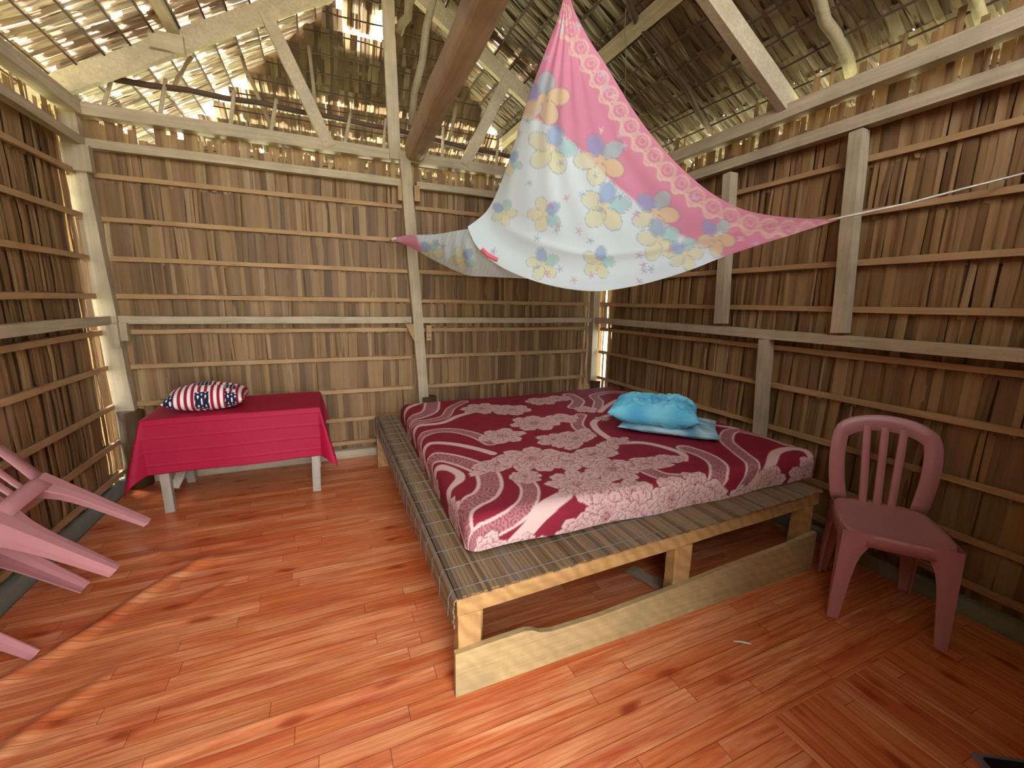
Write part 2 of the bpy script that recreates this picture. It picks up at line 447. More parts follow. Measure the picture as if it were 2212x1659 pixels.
def place_leaves(recs, parent, mat, keep=300):
    """recs: (matrix 4x4 as numpy, variant, var). The ones largest in the photo become parts, the rest one joined part."""
    Ms = np.array([r[0] for r in recs])
    top = Ms[:, :3, 3]; bot = top - Ms[:, :3, 2]; mid = (top + bot) / 2
    sd = top + Ms[:, :3, 0]
    p0, p1, p2, pm = proj(top), proj(bot), proj(sd), proj(mid)
    infr = (pm[:, 0] > 0) & (pm[:, 0] < 2212) & (pm[:, 1] > 0) & (pm[:, 1] < 1659) & (((mid - CAM) @ FWD) > 0.1)
    a, b = p1 - p0, p2 - p0
    area = np.abs(a[:, 0] * b[:, 1] - a[:, 1] * b[:, 0]) * infr
    order = np.argsort(-area)
    big = set(order[:keep].tolist())
    base = base_of(parent)
    V, Fc, var = [], [], []
    for i, (m, k, v) in enumerate(recs):
        if i in big and area[i] > 0:
            o = bpy.data.objects.new('leaf', leaf_mesh(k, mat))
            COL.objects.link(o); o.parent = parent
            mm = m.copy(); mm[:3, 3] -= base
            o.matrix_basis = Matrix(mm.tolist()); o['var'] = float(v)
        else:
            g, f = LEAF_GEO[k]
            n = len(V) * 12
            V.append(g @ m[:3, :3].T + m[:3, 3])
            Fc += [tuple(x + n for x in q) for q in f]; var.append(np.full(12, v))
    if V:
        o = obj('thatch_leaves', np.concatenate(V), Fc, mat, parent, True)
        o['kind'] = 'stuff'
        at = o.data.attributes.new('var', 'FLOAT', 'POINT'); at.data.foreach_set('value', np.concatenate(var))
def leaf_rec(p, side, down, nrm, w, L, d=0.006, rot=0.0):
    side, down, nrm = (np.asarray(a, float) for a in (side, down, nrm))
    c, s = math.cos(rot), math.sin(rot)
    s2 = side * c + down * s; d2 = down * c - side * s
    m = np.eye(4)
    m[:3, 0] = s2 * w; m[:3, 1] = nrm * d; m[:3, 2] = -d2 * L; m[:3, 3] = p
    return (m, random.randrange(14), min(0.999, max(0.001, random.betavariate(2.2, 2.4))))

def wall_courses(recs, origin, side, nrm, length, gap=None, ztop=None, over=0.06):
    """vertical thatch leaves course by course between the battens; origin at floor, side = horizontal direction"""
    levels = BAT + [ztop]
    levels = [0.02] + levels
    for c in range(len(levels) - 1):
        z0, z1 = levels[c], levels[c + 1]
        tone = random.uniform(-0.06, 0.06)
        last = c == len(levels) - 2
        s = -0.03
        while s < length + 0.03:
            w = random.choice((random.uniform(0.018, 0.036), random.uniform(0.03, 0.06))); s += w * 0.72 + 0.003
            if gap and gap(s, (z0 + z1) / 2): continue
            topz = z1 + (random.uniform(-0.16, over) if last else 0.02)
            p = np.asarray(origin) + np.asarray(side) * s + np.array([0, 0, topz]) + np.asarray(nrm) * random.uniform(-0.008, 0.010)
            r = leaf_rec(p, side, (0, 0, -1), nrm, w, topz - z0 + 0.02, 0.010, random.gauss(0, 0.018))
            recs.append((r[0], r[1], min(0.999, max(0.001, r[2] + tone))))

# ------------------------------------------------------------------ back wall
wall_back = thing('wall_back', 'thatched back wall behind the bed and the cloth-covered bench', 'wall', (-W / 2, 0, 0), kind='structure')
TB = 0.065
recs = []
def gap_back(s, z):
    x = -W + s
    if x > -0.10 and z < 1.15: return random.random() < 0.6
    return False
wall_courses(recs, (-W, TB, 0), (1, 0, 0), (0, -1, 0), W, gap_back, 2.47)
place_leaves(recs, wall_back, M_leafx)
# outer layer that closes the wall, left open in the corners and under the eaves
box('outer_thatch', (-W - 0.05, TB + 0.03, 0.0), (-0.10, TB + 0.05, 2.30), M_bark_out, wall_back)
for z in BAT:
    x = -W + 0.03
    for x1 in (XMP - 0.03, -0.05):
        timber('batten', (x, 0.040, z + random.uniform(-.006, .006)), (x1, 0.040, z + random.uniform(-.006, .006)), 0.030, 0.018, BATW[0], wall_back, seg=10)
        x = XMP + 0.03
timber('rail', (-W, 0.012, ZMID), (XMP - 0.03, 0.012, ZMID), 0.052, 0.05, GREYW[0], wall_back, seg=8)
timber('rail', (XMP + 0.04, 0.012, ZMID - 0.002), (0.0, 0.012, ZMID), 0.048, 0.05, GREYW[0], wall_back, seg=8)
timber('upper_rail', (-W, 0.015, ZUP), (XMP - 0.03, 0.015, ZUP), 0.055, 0.05, GREYW[0], wall_back, seg=8)
timber('upper_rail', (XMP + 0.04, 0.015, ZUP - 0.005), (0.0, 0.015, ZUP), 0.055, 0.05, GREYW[0], wall_back, seg=8)
timber('top_plate', (-W - 0.1, 0.01, ZPL), (0.08, 0.01, ZPL), 0.075, 0.09, GREYW[0], wall_back, seg=10)
# posts, placed where their faces show on the wall plane
for nm, pts, w in (('corner_post', [(160, 315), (233, 647), (275, 890)], 0.105), ('middle_post', [(874, 348), (900, 667), (915, 868)], 0.085),
                   ('corner_post', [(1290, 560), (1286, 690), (1277, 830)], 0.07)):
    P3 = [ony(u, v, -0.005) for u, v in pts]
    z1 = ZPL - 0.03 if nm == 'corner_post' else ZPL - 0.03
    a = P3[0] + (P3[0] - P3[1]) * (z1 - P3[0][2]) / (P3[0][2] - P3[1][2])
    timber(nm, P3[2], a, w, 0.075, GREYW[2], wall_back, side=(1, 0, 0), seg=8)
# blocks nailed beside the posts
def px_block(name, u0, v0, u1, v1, y, d, mat, parent):
    A, B = ony(u0, v0, y), ony(u1, v1, y)
    return box(name, (min(A[0], B[0]), y - d, min(A[2], B[2])), (max(A[0], B[0]), y, max(A[2], B[2])), mat, parent)
px_block('cleat', 262, 697, 284, 735, 0.0, 0.05, GREYW[2], wall_back)
px_block('cleat', 919, 702, 930, 718, 0.01, 0.04, BATW[2], wall_back)
px_block('cleat', 919, 719, 930, 727, 0.01, 0.045, BATW[2], wall_back)
px_block('cleat', 919, 728, 930, 735, 0.01, 0.04, BATW[2], wall_back)
px_block('cleat', 893, 402, 906, 437, 0.01, 0.03, BATW[2], wall_back)
px_block('cleat', 858, 402, 868, 435, 0.01, 0.03, BATW[2], wall_back)
px_block('cleat', 138, 312, 208, 376, -0.02, 0.055, GREYW[2], wall_back)
px_block('cleat', 236, 699, 268, 748, -0.02, 0.055, GREYW[2], wall_back)
A, B, C_ = ony(874, 699, 0.0), ony(893, 699, 0.0), ony(893, 737, 0.0)
V = [A, B, C_] + [p + np.array([0, -0.035, 0]) for p in (A, B, C_)]
obj('brace', V, [(0, 1, 2), (5, 4, 3), (0, 3, 4, 1), (1, 4, 5, 2), (2, 5, 3, 0)], BATW[2], wall_back)
timber('sill', (-W, 0.03, 0.035), (-0.05, 0.03, 0.035), 0.075, 0.05, GREYW[0], wall_back, seg=8)

# ------------------------------------------------------------------ right wall
wall_right = thing('wall_right', 'thatched right wall behind the pink chair', 'wall', (0, -2.3, 0), kind='structure')
recs = []
def gap_right(s, z):
    if s < 0.15 and z < 1.15: return random.random() < 0.7
    return False
wall_courses(recs, (TB, 0.0, 0), (0, -1, 0), (-1, 0, 0), -YF, gap_right, 2.49, 0.15)
place_leaves(recs, wall_right, M_leafx)
box('outer_thatch', (TB + 0.03, YF, 0.0), (TB + 0.05, -0.17, 2.33), M_bark_out, wall_right)
for z in BAT:
    timber('batten', (0.040, -0.05, z + random.uniform(-.006, .006)), (0.040, YF, z + 0.012), 0.030, 0.018, BATW[1], wall_right, seg=14)
timber('rail', (0.0, 0.0, ZMID), (0.0, YF, ZMID + 0.004), 0.055, 0.06, GREYW[1], wall_right, seg=12)
timber('upper_rail', (0.0, 0.0, ZUP), (0.0, YF, ZUP + 0.01), 0.06, 0.06, GREYW[1], wall_right, seg=12)
timber('top_plate', (0.0, 0.05, ZPL), (0.0, YF, ZPL), 0.075, 0.08, GREYW[1], wall_right, seg=12)
for (u0, v0, u1, v1, w) in ((1578, 375, 1558, 699, 0.062), (1857, 284, 1815, 719, 0.062), (1656, 733, 1640, 945, 0.055)):
    a, b = onx(u0, v0, -0.01), onx(u1, v1, -0.01)
    if v0 > 700: b = b + (b - a) * 0.6
    timber('stud', a, b, w, 0.07, GREYW[2], wall_right, side=(0, 1, 0), seg=6)
timber('sill', (0.05, -0.1, 0.03), (0.05, YF, 0.03), 0.08, 0.07, M_concrete, wall_right, seg=10)

# ------------------------------------------------------------------ left wall
wall_left = thing('wall_left', 'thatched left wall beside the cloth-covered bench', 'wall', (-W, -2.3, 0), kind='structure')
recs = []
def gap_left(s, z):
    if s < 0.12: return random.random() < (0.7 if 0.4 < z < 2.1 else 0.4)
    return False
wall_courses(recs, (-W - TB, 0.02, 0), (0, -1, 0), (1, 0, 0), -YF, gap_left, 2.47)
place_leaves(recs, wall_left, M_leafx)
box('outer_thatch', (-W - TB - 0.05, YF, 0.0), (-W - TB - 0.03, -0.115, 2.30), M_bark_out, wall_left)
for z in BAT:
    timber('batten', (-W - 0.04, -0.03, z + random.uniform(-.006, .006)), (-W - 0.04, YF, z + random.uniform(-.02, .01)), 0.032, 0.018, BATW[1], wall_left, seg=12)
timber('rail', (-W, 0.0, ZMID), (-W, YF, ZMID), 0.055, 0.05, GREYW[1], wall_left, seg=12)
timber('upper_rail', (-W, 0.0, ZUP), (-W, YF, ZUP), 0.055, 0.05, GREYW[1], wall_left, seg=12)
timber('top_plate', (-W, 0.05, ZPL), (-W, YF, ZPL), 0.075, 0.08, GREYW[1], wall_left, seg=12)
timber('sill', (-W - 0.05, -0.02, 0.03), (-W - 0.05, YF, 0.03), 0.08, 0.07, M_concrete, wall_left, seg=10)

# ------------------------------------------------------------------ wall behind the camera with its open doorway
wall_front = thing('wall_front', 'thatched wall with the open doorway behind the viewer', 'wall', (-W / 2, YF, 0), kind='structure')
DX0, DX1, DZ = -3.2, -1.9, 2.15
for lo, hi in (((-W - 0.1, 0), (DX0, 2.5)), ((DX1, 0), (0.1, 2.5)), ((DX0, DZ), (DX1, 2.5))):
    box('outer_thatch', (lo[0], YF - 0.05, lo[1]), (hi[0], YF - 0.02, hi[1]), M_bark_out, wall_front)
timber('door_post', (DX0, YF, 0), (DX0, YF, 2.45), 0.08, 0.08, GREYW[2], wall_front, side=(1, 0, 0))
timber('door_post', (DX1, YF, 0), (DX1, YF, 2.45), 0.08, 0.08, GREYW[2], wall_front, side=(1, 0, 0))
box('light_baffle', (DX0 - 0.12, YF - 1.5, -0.5), (DX0 - 0.08, YF - 0.05, 2.4), M_bark_out, wall_front)  # both side panels are added outside, unseen, to narrow the doorway light
box('light_baffle', (DX1 + 0.12, YF - 1.3, -0.5), (DX1 + 0.16, YF - 0.05, 2.4), M_bark_out, wall_front)
timber('lintel', (DX0, YF, DZ), (DX1, YF, DZ), 0.08, 0.08, GREYW[0], wall_front)

# unseen walls added round the lean-to to keep daylight off the rear thatch
lean = thing('rear_light_block', 'unseen wall added behind the back wall to darken the rear thatch', 'wall', (XC, 1.8, 0), kind='structure')
box('outer_thatch', (-W - 0.15, 1.78, -0.5), (0.15, 1.82, 1.3), M_bark_out, lean)
box('outer_thatch', (-W - 0.19, 0.12, -0.5), (-W - 0.15, 1.82, 2.62), M_bark_out, lean)
box('outer_thatch', (0.15, 0.12, -0.5), (0.19, 1.82, 2.62), M_bark_out, lean)

# ------------------------------------------------------------------ roof
def roof_z(x): return ZR - SL * abs(x - XC)
ROWS = 0.135                      # horizontal spacing of the thatch courses
def slope_recs(sgn):
    recs = []
    down = norm((sgn, 0, -SL)); nrm = norm((-sgn * SL, 0, -1)); side = np.array([0, 1.0, 0])
    x = 0.0
    while x < 2.75:
        z = ZR - SL * x
        yhip = (ZR - z) / HIP
        y = YF - 0.5
        while y < yhip + 0.05:
            w = random.uniform(0.022, 0.055); y += w * random.uniform(0.52, 0.84)
            p = np.array([XC + sgn * x, y, z]) - nrm * random.uniform(0.0, 0.012)
            recs.append(leaf_rec(p, side, norm(down + nrm * -0.03), nrm, w, 0.27 + random.uniform(-.03, .03), 0.013, random.gauss(0, 0.06)))
        x += ROWS
    return recs
def hip_recs():
    recs = []
    down = norm((0, 1, -HIP)); nrm = norm((0, -HIP, -1)); side = np.array([1.0, 0, 0])
    y = 0.0
    while y < 2.05:
        z = ZR - HIP * y
        half = (ZR - z) / SL + 0.03
        x = XC - half
        while x < XC + half:
            w = random.uniform(0.03, 0.06); x += w * random.uniform(0.6, 0.86)
            p = np.array([x, y, z]) - nrm * random.uniform(0, 0.012)
            q = proj(p + down * 0.1)
            if 742 < q[0] < 838 and 22 < q[1] < 92 and random.random() < 0.93: continue     # the torn hole near the ridge
            recs.append(leaf_rec(p, side, norm(down + nrm * -0.03), nrm, w, 0.27 + random.uniform(-.03, .03), 0.012, random.gauss(0, 0.03)))
        y += ROWS * 0.95
    return recs
def under_battens(parent, rows):
    for A, B in rows: tube('rod', wavy(A, B, 5, 0.004), 0.006, M_darkpole, parent, n=5)
ceil_l = thing('ceiling', 'left slope of the thatched roof above the left wall', 'roof', (-W, -2, 2.5), kind='structure')
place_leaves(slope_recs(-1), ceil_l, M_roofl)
ceil_r = thing('ceiling', 'right slope of the thatched roof above the bed', 'roof', (0, -2, 2.5), kind='structure')
place_leaves(slope_recs(1), ceil_r, M_roofy)
ceil_h = thing('ceiling', 'rear hip of the thatched roof seen through the truss over the back wall', 'roof', (XC, 1, 3), kind='structure')
place_leaves(hip_recs(), ceil_h, M_roofx)
for k in range(20):
    x = k * ROWS + 0.13; z = ZR - SL * x - 0.035; yh = (ZR - z) / HIP - 0.06
    tube('rod', wavy((XC - x, -3.2, z), (XC - x, yh, z), 8, 0.004), 0.0065, M_darkpole, ceil_l, n=5)
    tube('rod', wavy((XC + x, -3.4, z), (XC + x, yh, z), 8, 0.004), 0.0065, M_darkpole, ceil_r, n=5)
for k in range(15):
    y = k * ROWS * 0.95 + 0.13; z = ZR - HIP * y - 0.04; h = (ZR - z) / SL - 0.05
    tube('rod', wavy((XC - h, y, z), (XC + h, y, z), 8, 0.004), 0.0065, M_darkpole, ceil_h, n=5)

# opaque outer sheet added against light leaks, open at the eaves, round the ridge end and at the torn hole
def cover(parent, fn, s0, s1, t0, t1, skip, step=0.09):
    V, Fc, idx = [], [], {}
    def vid(p):
        k = tuple(np.round(p, 4))
        if k not in idx: idx[k] = len(V); V.append(p)
        return idx[k]
    ns, nt = int((s1 - s0) / step), int((t1 - t0) / step)
    for i in range(ns):
        for j in range(nt):
            q = [fn(s0 + (i + a) * step, t0 + (j + b) * step) for a, b in ((0, 0), (1, 0), (1, 1), (0, 1))]
            if skip(np.mean(q, axis=0)): continue
            Fc.append(tuple(vid(p) for p in q))
    obj('outer_thatch', V, Fc, M_bark_out, parent)
OV = 0.055
def in_hip(p): return p[2] > ZR + OV + 0.02 - HIP * p[1]
cover(ceil_l, lambda s, t: np.array([XC - s, t, ZR - SL * s + OV]), 0, 2.1, YF - 0.4, 2.0, lambda p: in_hip(p) or p[1] > -0.7 or p[0] < -W + 0.1)
cover(ceil_r, lambda s, t: np.array([XC + s, t, ZR - SL * s + OV]), 0, 2.1, YF - 0.4, 2.0, lambda p: in_hip(p) or (p[1] > -0.2 and p[0] < -0.75 and random.random() < 0.7))
def hipskip(p):
    q = proj(p); return abs(p[0] - XC) > p[1] * HIP / SL + 0.05 or (735 < q[0] < 845 and 10 < q[1] < 100)
cover(ceil_h, lambda s, t: np.array([XC + t, s, ZR - HIP * s + OV]), 0.0, 0.99, -2.0, 2.0, hipskip)

# rear truss standing on the back wall plate
tr = thing('roof_truss', 'grey timber truss standing on the back wall plate', 'truss', (XC, 0, ZPL))
apx = np.array([XC, 0.0, 3.74])
timber('top_chord', (-W - 0.25, 0, 2.46), apx, 0.115, 0.05, GREYW[3], tr, side=(0, 0, 1), seg=8)
timber('top_chord', (0.25, 0, 2.46), apx + np.array([0, 0.0, -0.02]), 0.115, 0.05, GREYW[3], tr, side=(0, 0, 1), seg=8)
P0, P1 = ony(853, 345, -0.03), ony(836, -20, -0.03)
timber('king_post', P0, P1 + np.array([0, 0, 0.15]), 0.085, 0.05, GREYW[2], tr, side=(1, 0, 0), seg=6)
timber('strut', ony(712, 318, -0.02), ony(572, 25, -0.02), 0.085, 0.045, GREYW[3], tr, side=(1, 0, 0), seg=6)
timber('strut', ony(1003, 358, -0.02), ony(1095, 172, -0.02), 0.085, 0.045, GREYW[3], tr, side=(1, 0, 0), seg=6)
# rafters of the second truss (only the right arm reaches into view)
Y2 = -1.83
tr2 = thing('roof_rafter', 'squared grey rafter rising from the right wall plate above the chair side of the bed', 'rafter', (0, Y2, ZPL))
timber('rafter_beam', (0.06, Y2, 2.47), (XC, Y2, 2.47 + 0.56 * 2.0), 0.11, 0.055, GREYW[3], tr2, side=(0, 0, 1), seg=8)
tr3 = thing('roof_rafter', 'squared rafter and block over the left wall, nearest the upper left corner', 'rafter', (-W, -0.3, ZPL))
timber('rafter_beam', (-3.32, -0.9, 2.985), (-3.32, 0.02, 2.985), 0.05, 0.06, GREYW[1], tr3, seg=4)
box('block', (-3.45, -0.06, 2.86), (-3.27, 0.0, 2.96), GREYW[0], tr3)
pl = thing('purlin', 'squared purlin timber under the right roof slope beside the net', 'purlin', (-0.66, -2, 3.0))
timber('purlin_beam', (-0.66, -4.5, 3.035), (-0.66, 1.0, 3.035), 0.065, 0.07, GREYW[1], pl, seg=12)
lg = thing('log_beam', 'thick brown log beam running overhead from the middle post', 'beam', (-1.83, -0.1, ZPL))
timber('log', (-1.815, 0.03, 2.50), (-2.04, -4.9, 2.52), 0.135, 0.15, M_log, lg, side=(1, 0, 0), seg=18, jit=0.005)
bevel(lg.children[0], 0.035, 3)
def pole(label, pts, r, mat=M_pole, r2=None):
    P3 = [np.asarray(p, float) for p in pts]
    th = thing('roof_pole', label, 'pole', tuple(P3[0]))
    full = []
    for a, b in zip(P3[:-1], P3[1:]): full += wavy(a, b, 4, r * 0.35)[:-1]
    tube('pole_stem', full + [P3[-1]], r, mat, th, n=9, r2=r2, jit=0.04)
    return th
pole('peeled thin pole leaning beside the thick log beam', [ony(888, 270, -0.16), ony(939, -15, -0.45)], 0.026)
pole('short round pole crossing in front of the king post top', [ony(862, 72, -0.08), ony(893, -15, -0.3)], 0.03)
ph = pole('long dark pole lying just above the back wall plate', [ony(30, 140, 0.2), ony(240, 170, 0.2), ony(560, 222, 0.2), ony(860, 282, 0.2), ony(1130, 345, 0.2), ony(1300, 372, 0.2)], 0.020, M_darkpole)
STK = [(245, 178, 222, 236), (358, 194, 345, 254), (506, 219, 498, 272), (597, 238, 585, 284), (757, 268, 745, 312), (834, 280, 828, 325), (958, 298, 955, 348), (1076, 322, 1072, 360)]
NTH = ['leftmost', 'second', 'third', 'fourth', 'fifth', 'sixth', 'seventh', 'last']
for i, (a, b, c, d) in enumerate(STK):
    s_ = thing('prop_stick', f'{NTH[i]} short pale stick from the left propping the dark pole above the back wall plate', 'stick', tuple(ony(c, d, 0.05)), 'prop sticks under the dark pole')
    tube('stick_stem', [ony(c, d, 0.05), ony(a, b - 22, 0.22)], 0.013, GREYW[3], s_, n=7)
pole('crooked pole under the rear thatch near the left chord', [ony(371, 195, 0.3), ony(400, 140, 0.36), ony(436, 96, 0.5)], 0.014)
pole('thin rod slanting down the rear thatch left of the left strut', [ony(588, 282, 0.25), ony(540, 169, 0.5), ony(506, 80, 0.8)], 0.014)
pole('thin rod hanging down the rear thatch right of the left strut', [ony(680, 222, 0.35), ony(665, 84, 0.7)], 0.014)
pole('thin rod slanting down the rear thatch right of the log beam', [ony(965, 330, 0.3), ony(985, 225, 0.5)], 0.014)
def roofR(u, v, off=0.05):
    d = ray(u, v); k = (ZR - off - CAM[2] - SL * (CAM[0] - XC)) / (d[2] + SL * d[0]); return CAM + k * d
pole('round pale pole rafter right of the squared rafter', [roofR(1838, 160), roofR(1768, -10), roofR(1690, -190)], 0.028)
pole('crooked dark pole rafter just right of the net', [roofR(1535, 285), roofR(1470, 170), roofR(1395, 70), roofR(1330, -40)], 0.02, M_darkpole)
pole('pale pole rafter at the upper right corner', [roofR(2125, 60), roofR(2095, -60)], 0.022)
wr = thing('hanging_wire', 'thin twisted wire hanging from the purlin beside the net', 'wire', tuple(roofR(1352, 15, 0.1)))
tube('wire_strand', [roofR(1352, 15, 0.1), roofR(1350, 60, 0.1) + np.array([0, 0, -.02]), roofR(1353, 110, 0.16), roofR(1350, 205, 0.2)], 0.0025, M_wire, wr, n=5)

# stumps of the house piles at the post feet
for (u, v, r, y, lab) in ((925, 856, 0.068, -0.02, 'dark round pile stump between the bed and the middle post'), (1285, 822, 0.055, -0.06, 'dark round pile stump in the back right corner behind the mattress'),
                          (280, 888, 0.075, -0.04, 'dark round pile stump in the left corner behind the bench')):
    p = ony(u, v, y)
    s_ = thing('pile_stump', lab, 'stump', (p[0], p[1], 0))
    tube('trunk', [(p[0], p[1], 0.003), (p[0], p[1], p[2] * 0.5), (p[0] + 0.004, p[1], p[2])], r, M_stump, s_, n=14, jit=0.03)

# ------------------------------------------------------------------ bed
DZ0 = 0.362
def dz(x): return 0.03 * (x + 2.2)
bed = thing('bed_platform', 'low wooden bed platform with notched plank along its front', 'bed', (-1.15, -1.3, 0))
BX0, BX1, BY0, BY1 = -2.2, -0.28, -2.50, -0.12
def bt(name, A, B, w, h, mat, side=None, seg=6):
    return bevel(timber(name, A, B, w, h, mat, bed, side=side, seg=seg, jit=0.0012), 0.003)
bt('front_beam', (BX0, BY0 + 0.03, DZ0 - 0.032), (BX1, BY0 + 0.03, DZ0 - 0.032 + dz(BX1)), 0.062, 0.05, BEDW[0], seg=8)
bt('back_beam', (BX0, BY1 - 0.03, DZ0 - 0.032), (BX1, BY1 - 0.03, DZ0 - 0.032 + dz(BX1)), 0.062, 0.05, BEDW[0], seg=8)
bt('side_beam', (BX0 + 0.03, BY0 + 0.06, DZ0 - 0.05), (BX0 + 0.03, BY1 - 0.06, DZ0 - 0.05), 0.095, 0.045, BEDW[1], seg=8)
bt('side_beam', (BX1 - 0.03, BY0 + 0.06, DZ0 - 0.05 + dz(BX1)), (BX1 - 0.03, BY1 - 0.06, DZ0 - 0.05 + dz(BX1)), 0.095, 0.045, BEDW[1], seg=8)
bt('shade_board', (BX0 + 0.11, BY0 + 0.08, 0.135), (BX0 + 0.11, BY1 - 0.08, 0.135), 0.25, 0.02, BEDW[1], seg=6)  # unseen board added to block light from the left under the bed
bt('middle_beam', (-1.18, BY0 + 0.06, DZ0 - 0.03), (-1.18, BY1 - 0.06, DZ0 - 0.03), 0.06, 0.05, BEDW[1], seg=8)
for x, w in ((-2.155, 0.085), (-1.187, 0.095), (-0.36, 0.09)):
    for y in (BY0 + 0.032, BY1 - 0.04):
        bt('leg', (x, y, 0.0), (x, y, DZ0 - 0.065 + dz(x)), w, 0.055, BEDW[2], side=(1, 0, 0), seg=4)
px_block('leg', 812, 930, 840, 1004, -0.24, 0.06, BEDW[2], bed)
prof = [(984, 1415), (1060, 1388), (1135, 1363), (1150, 1362), (1168, 1366), (1195, 1363), (1300, 1330), (1400, 1292), (1480, 1262), (1600, 1215), (1700, 1178), (1765, 1150)]
tp = [ony(u, v, BY0 - 0.018) for u, v in prof]
V, Fc = [], []
for p in tp:
    for y in (BY0 - 0.018, BY0 + 0.004): V += [(p[0], y, 0.002), (p[0], y, p[2])]
n = len(tp)
for i in range(n - 1):
    a, b = 4 * i, 4 * i + 4
    Fc += [(a, b, b + 1, a + 1), (a + 2, a + 3, b + 3, b + 2), (a + 1, b + 1, b + 3, a + 3), (a, a + 2, b + 2, b)]
Fc += [(0, 1, 3, 2), (4 * n - 4, 4 * n - 2, 4 * n - 1, 4 * n - 3)]
obj('skirt_board', V, Fc, M_board, bed)
for k in range(12):
    y0 = BY0 + 0.012 + k * 0.2035
    V, Fc = timber_geo((BX0 + 0.005, y0 + 0.1, DZ0 + 0.006), (BX1, y0 + 0.1, DZ0 + 0.006 + dz(BX1)), 0.012, 0.198, (0, 0, 1), 4, 0.0005)
    obj('deck_plank', V, Fc, BEDW[0], bed)

# bamboo mat: slats run front to back, a few hang over the left edge
mat_ = thing('bamboo_mat', 'worn bamboo slat mat covering the bed platform under the mattress', 'mat', (-1.15, -1.3, DZ0))
MT = DZ0 + 0.017
def slat_rows():
    x = BX0 - 0.012
    rows = []
    for k, (ox, oz) in enumerate(((-0.004, -0.095), (-0.005, -0.079), (-0.005, -0.063), (-0.005, -0.047), (-0.004, -0.031), (-0.003, -0.015), (0.003, -0.003))):
        rows.append((x + ox, MT + oz, 90 if k < 6 else 45))
    x = BX0 + 0.008
    while x < BX1 + 0.01:
        rows.append((x, MT + dz(x), 0)); x += 0.0148
    return rows
sl_v, sl_f = timber_geo((0, -0.5, 0), (0, 0.5, 0), 1, 1, (1, 0, 0), 3, 0.0)
slat_me = new_mesh('slat', sl_v, sl_f, M_slat)
SL_ROWS = slat_rows()
for x, z, a in SL_ROWS:
    o = bpy.data.objects.new('slat', slat_me); COL.objects.link(o); o.parent = mat_
    y0, y1 = BY0 - 0.012 + random.uniform(-0.008, 0.006), BY1 + 0.0
    o.location = np.array([x, (y0 + y1) / 2, z]) - np.array(mat_.location)
    o.rotation_euler = (0, math.radians(-a + random.uniform(-4, 4)), random.gauss(0, 0.0008))
    o.scale = (0.0138, y1 - y0, 0.0045)
y = BY0 + 0.03
while y < BY1:
    pts = [(BX0 - 0.024 + random.uniform(-.004, .002), y + 0.012, MT - 0.098 + random.uniform(-.015, .01)), (BX0 - 0.0235, y + 0.004, MT - 0.09), (BX0 - 0.0225, y, MT - 0.02), (BX0 - 0.012, y, MT + 0.0065), (BX0 + 0.006, y, MT + 0.006)]
    for k in range(1, 22):
        xx = BX0 + 0.006 + k * (BX1 - BX0) / 21
        pts.append((xx, y + random.gauss(0, 0.0015), MT + 0.0055 + dz(xx)))
    tube('stitch', pts, 0.0011, M_stitch, mat_, n=5)
    y += 0.118 if y < -2.3 else 0.112

# ------------------------------------------------------------------ mattress with its print
FLc, FRc, BRc, BLc = np.array([-2.105, -2.31]), np.array([-0.15, -2.40]), np.array([-0.10, -0.50]), np.array([-2.045, -0.36])
MH = 0.135; MR = 0.06
def drape(A, B, hx, hy, r, lmax=None):
    """unfold coordinates -> (a, b, drop) over a rectangle of half sizes hx, hy with rounded rim r"""
    ix, iy = hx - r, hy - r
    cx_, cy2 = np.clip(A, -ix, ix), np.clip(B, -iy, iy)
    dx, dy = A - cx_, B - cy2
    L = np.hypot(dx, dy); Ls = np.maximum(L, 1e-9)
    nx_, ny_ = dx / Ls, dy / Ls
    if lmax is not None: L = np.minimum(L, lmax)
    ang = np.minimum(L / r, math.pi / 2)
    rad = r * np.sin(ang)
    drop = r * (1 - np.cos(ang)) + np.maximum(L - r * math.pi / 2, 0)
    return cx_ + nx_ * rad, cy2 + ny_ * rad, drop, nx_, ny_
HX, HY = 0.975, 0.965
NM = 380
ext = MR * math.pi / 2 - MR + (MH - MR)
Ua = np.linspace(-HX - ext, HX + ext, NM); Ub = np.linspace(-HY - ext, HY + ext, NM)
A, B = np.meshgrid(Ua, Ub, indexing='ij')
a, b, drop, _, _ = drape(A, B, HX, HY, MR, MR * math.pi / 2 + MH - MR)
def to_bed(a, b):
    s, t = (a / HX + 1) / 2, (b / HY + 1) / 2
    p = (1 - s)[..., None] * ((1 - t)[..., None] * FLc + t[..., None] * BLc) + s[..., None] * ((1 - t)[..., None] * FRc + t[..., None] * BRc)
    return p
xy = to_bed(a, b)
ztop = MT + 0.012 + MH + 0.03 * (xy[..., 0] + 2.2) + 0.008 * np.sin(a * 3.1 + 1) * np.cos(b * 2.7) - 0.006 * np.exp(-((a - .35) ** 2 + (b - .1) ** 2) / .06)
side_b = np.where(drop > 0.03, 0.006 * np.sin(a * 14) * np.sin(b * 11), 0)
Zm = ztop - drop * (1 + 0.25 * 0)
mv = np.stack([xy[..., 0], xy[..., 1] + side_b, Zm], -1).reshape(-1, 3)
unf = to_bed(A, B).reshape(-1, 2)          # pattern coordinates: the cloth laid flat

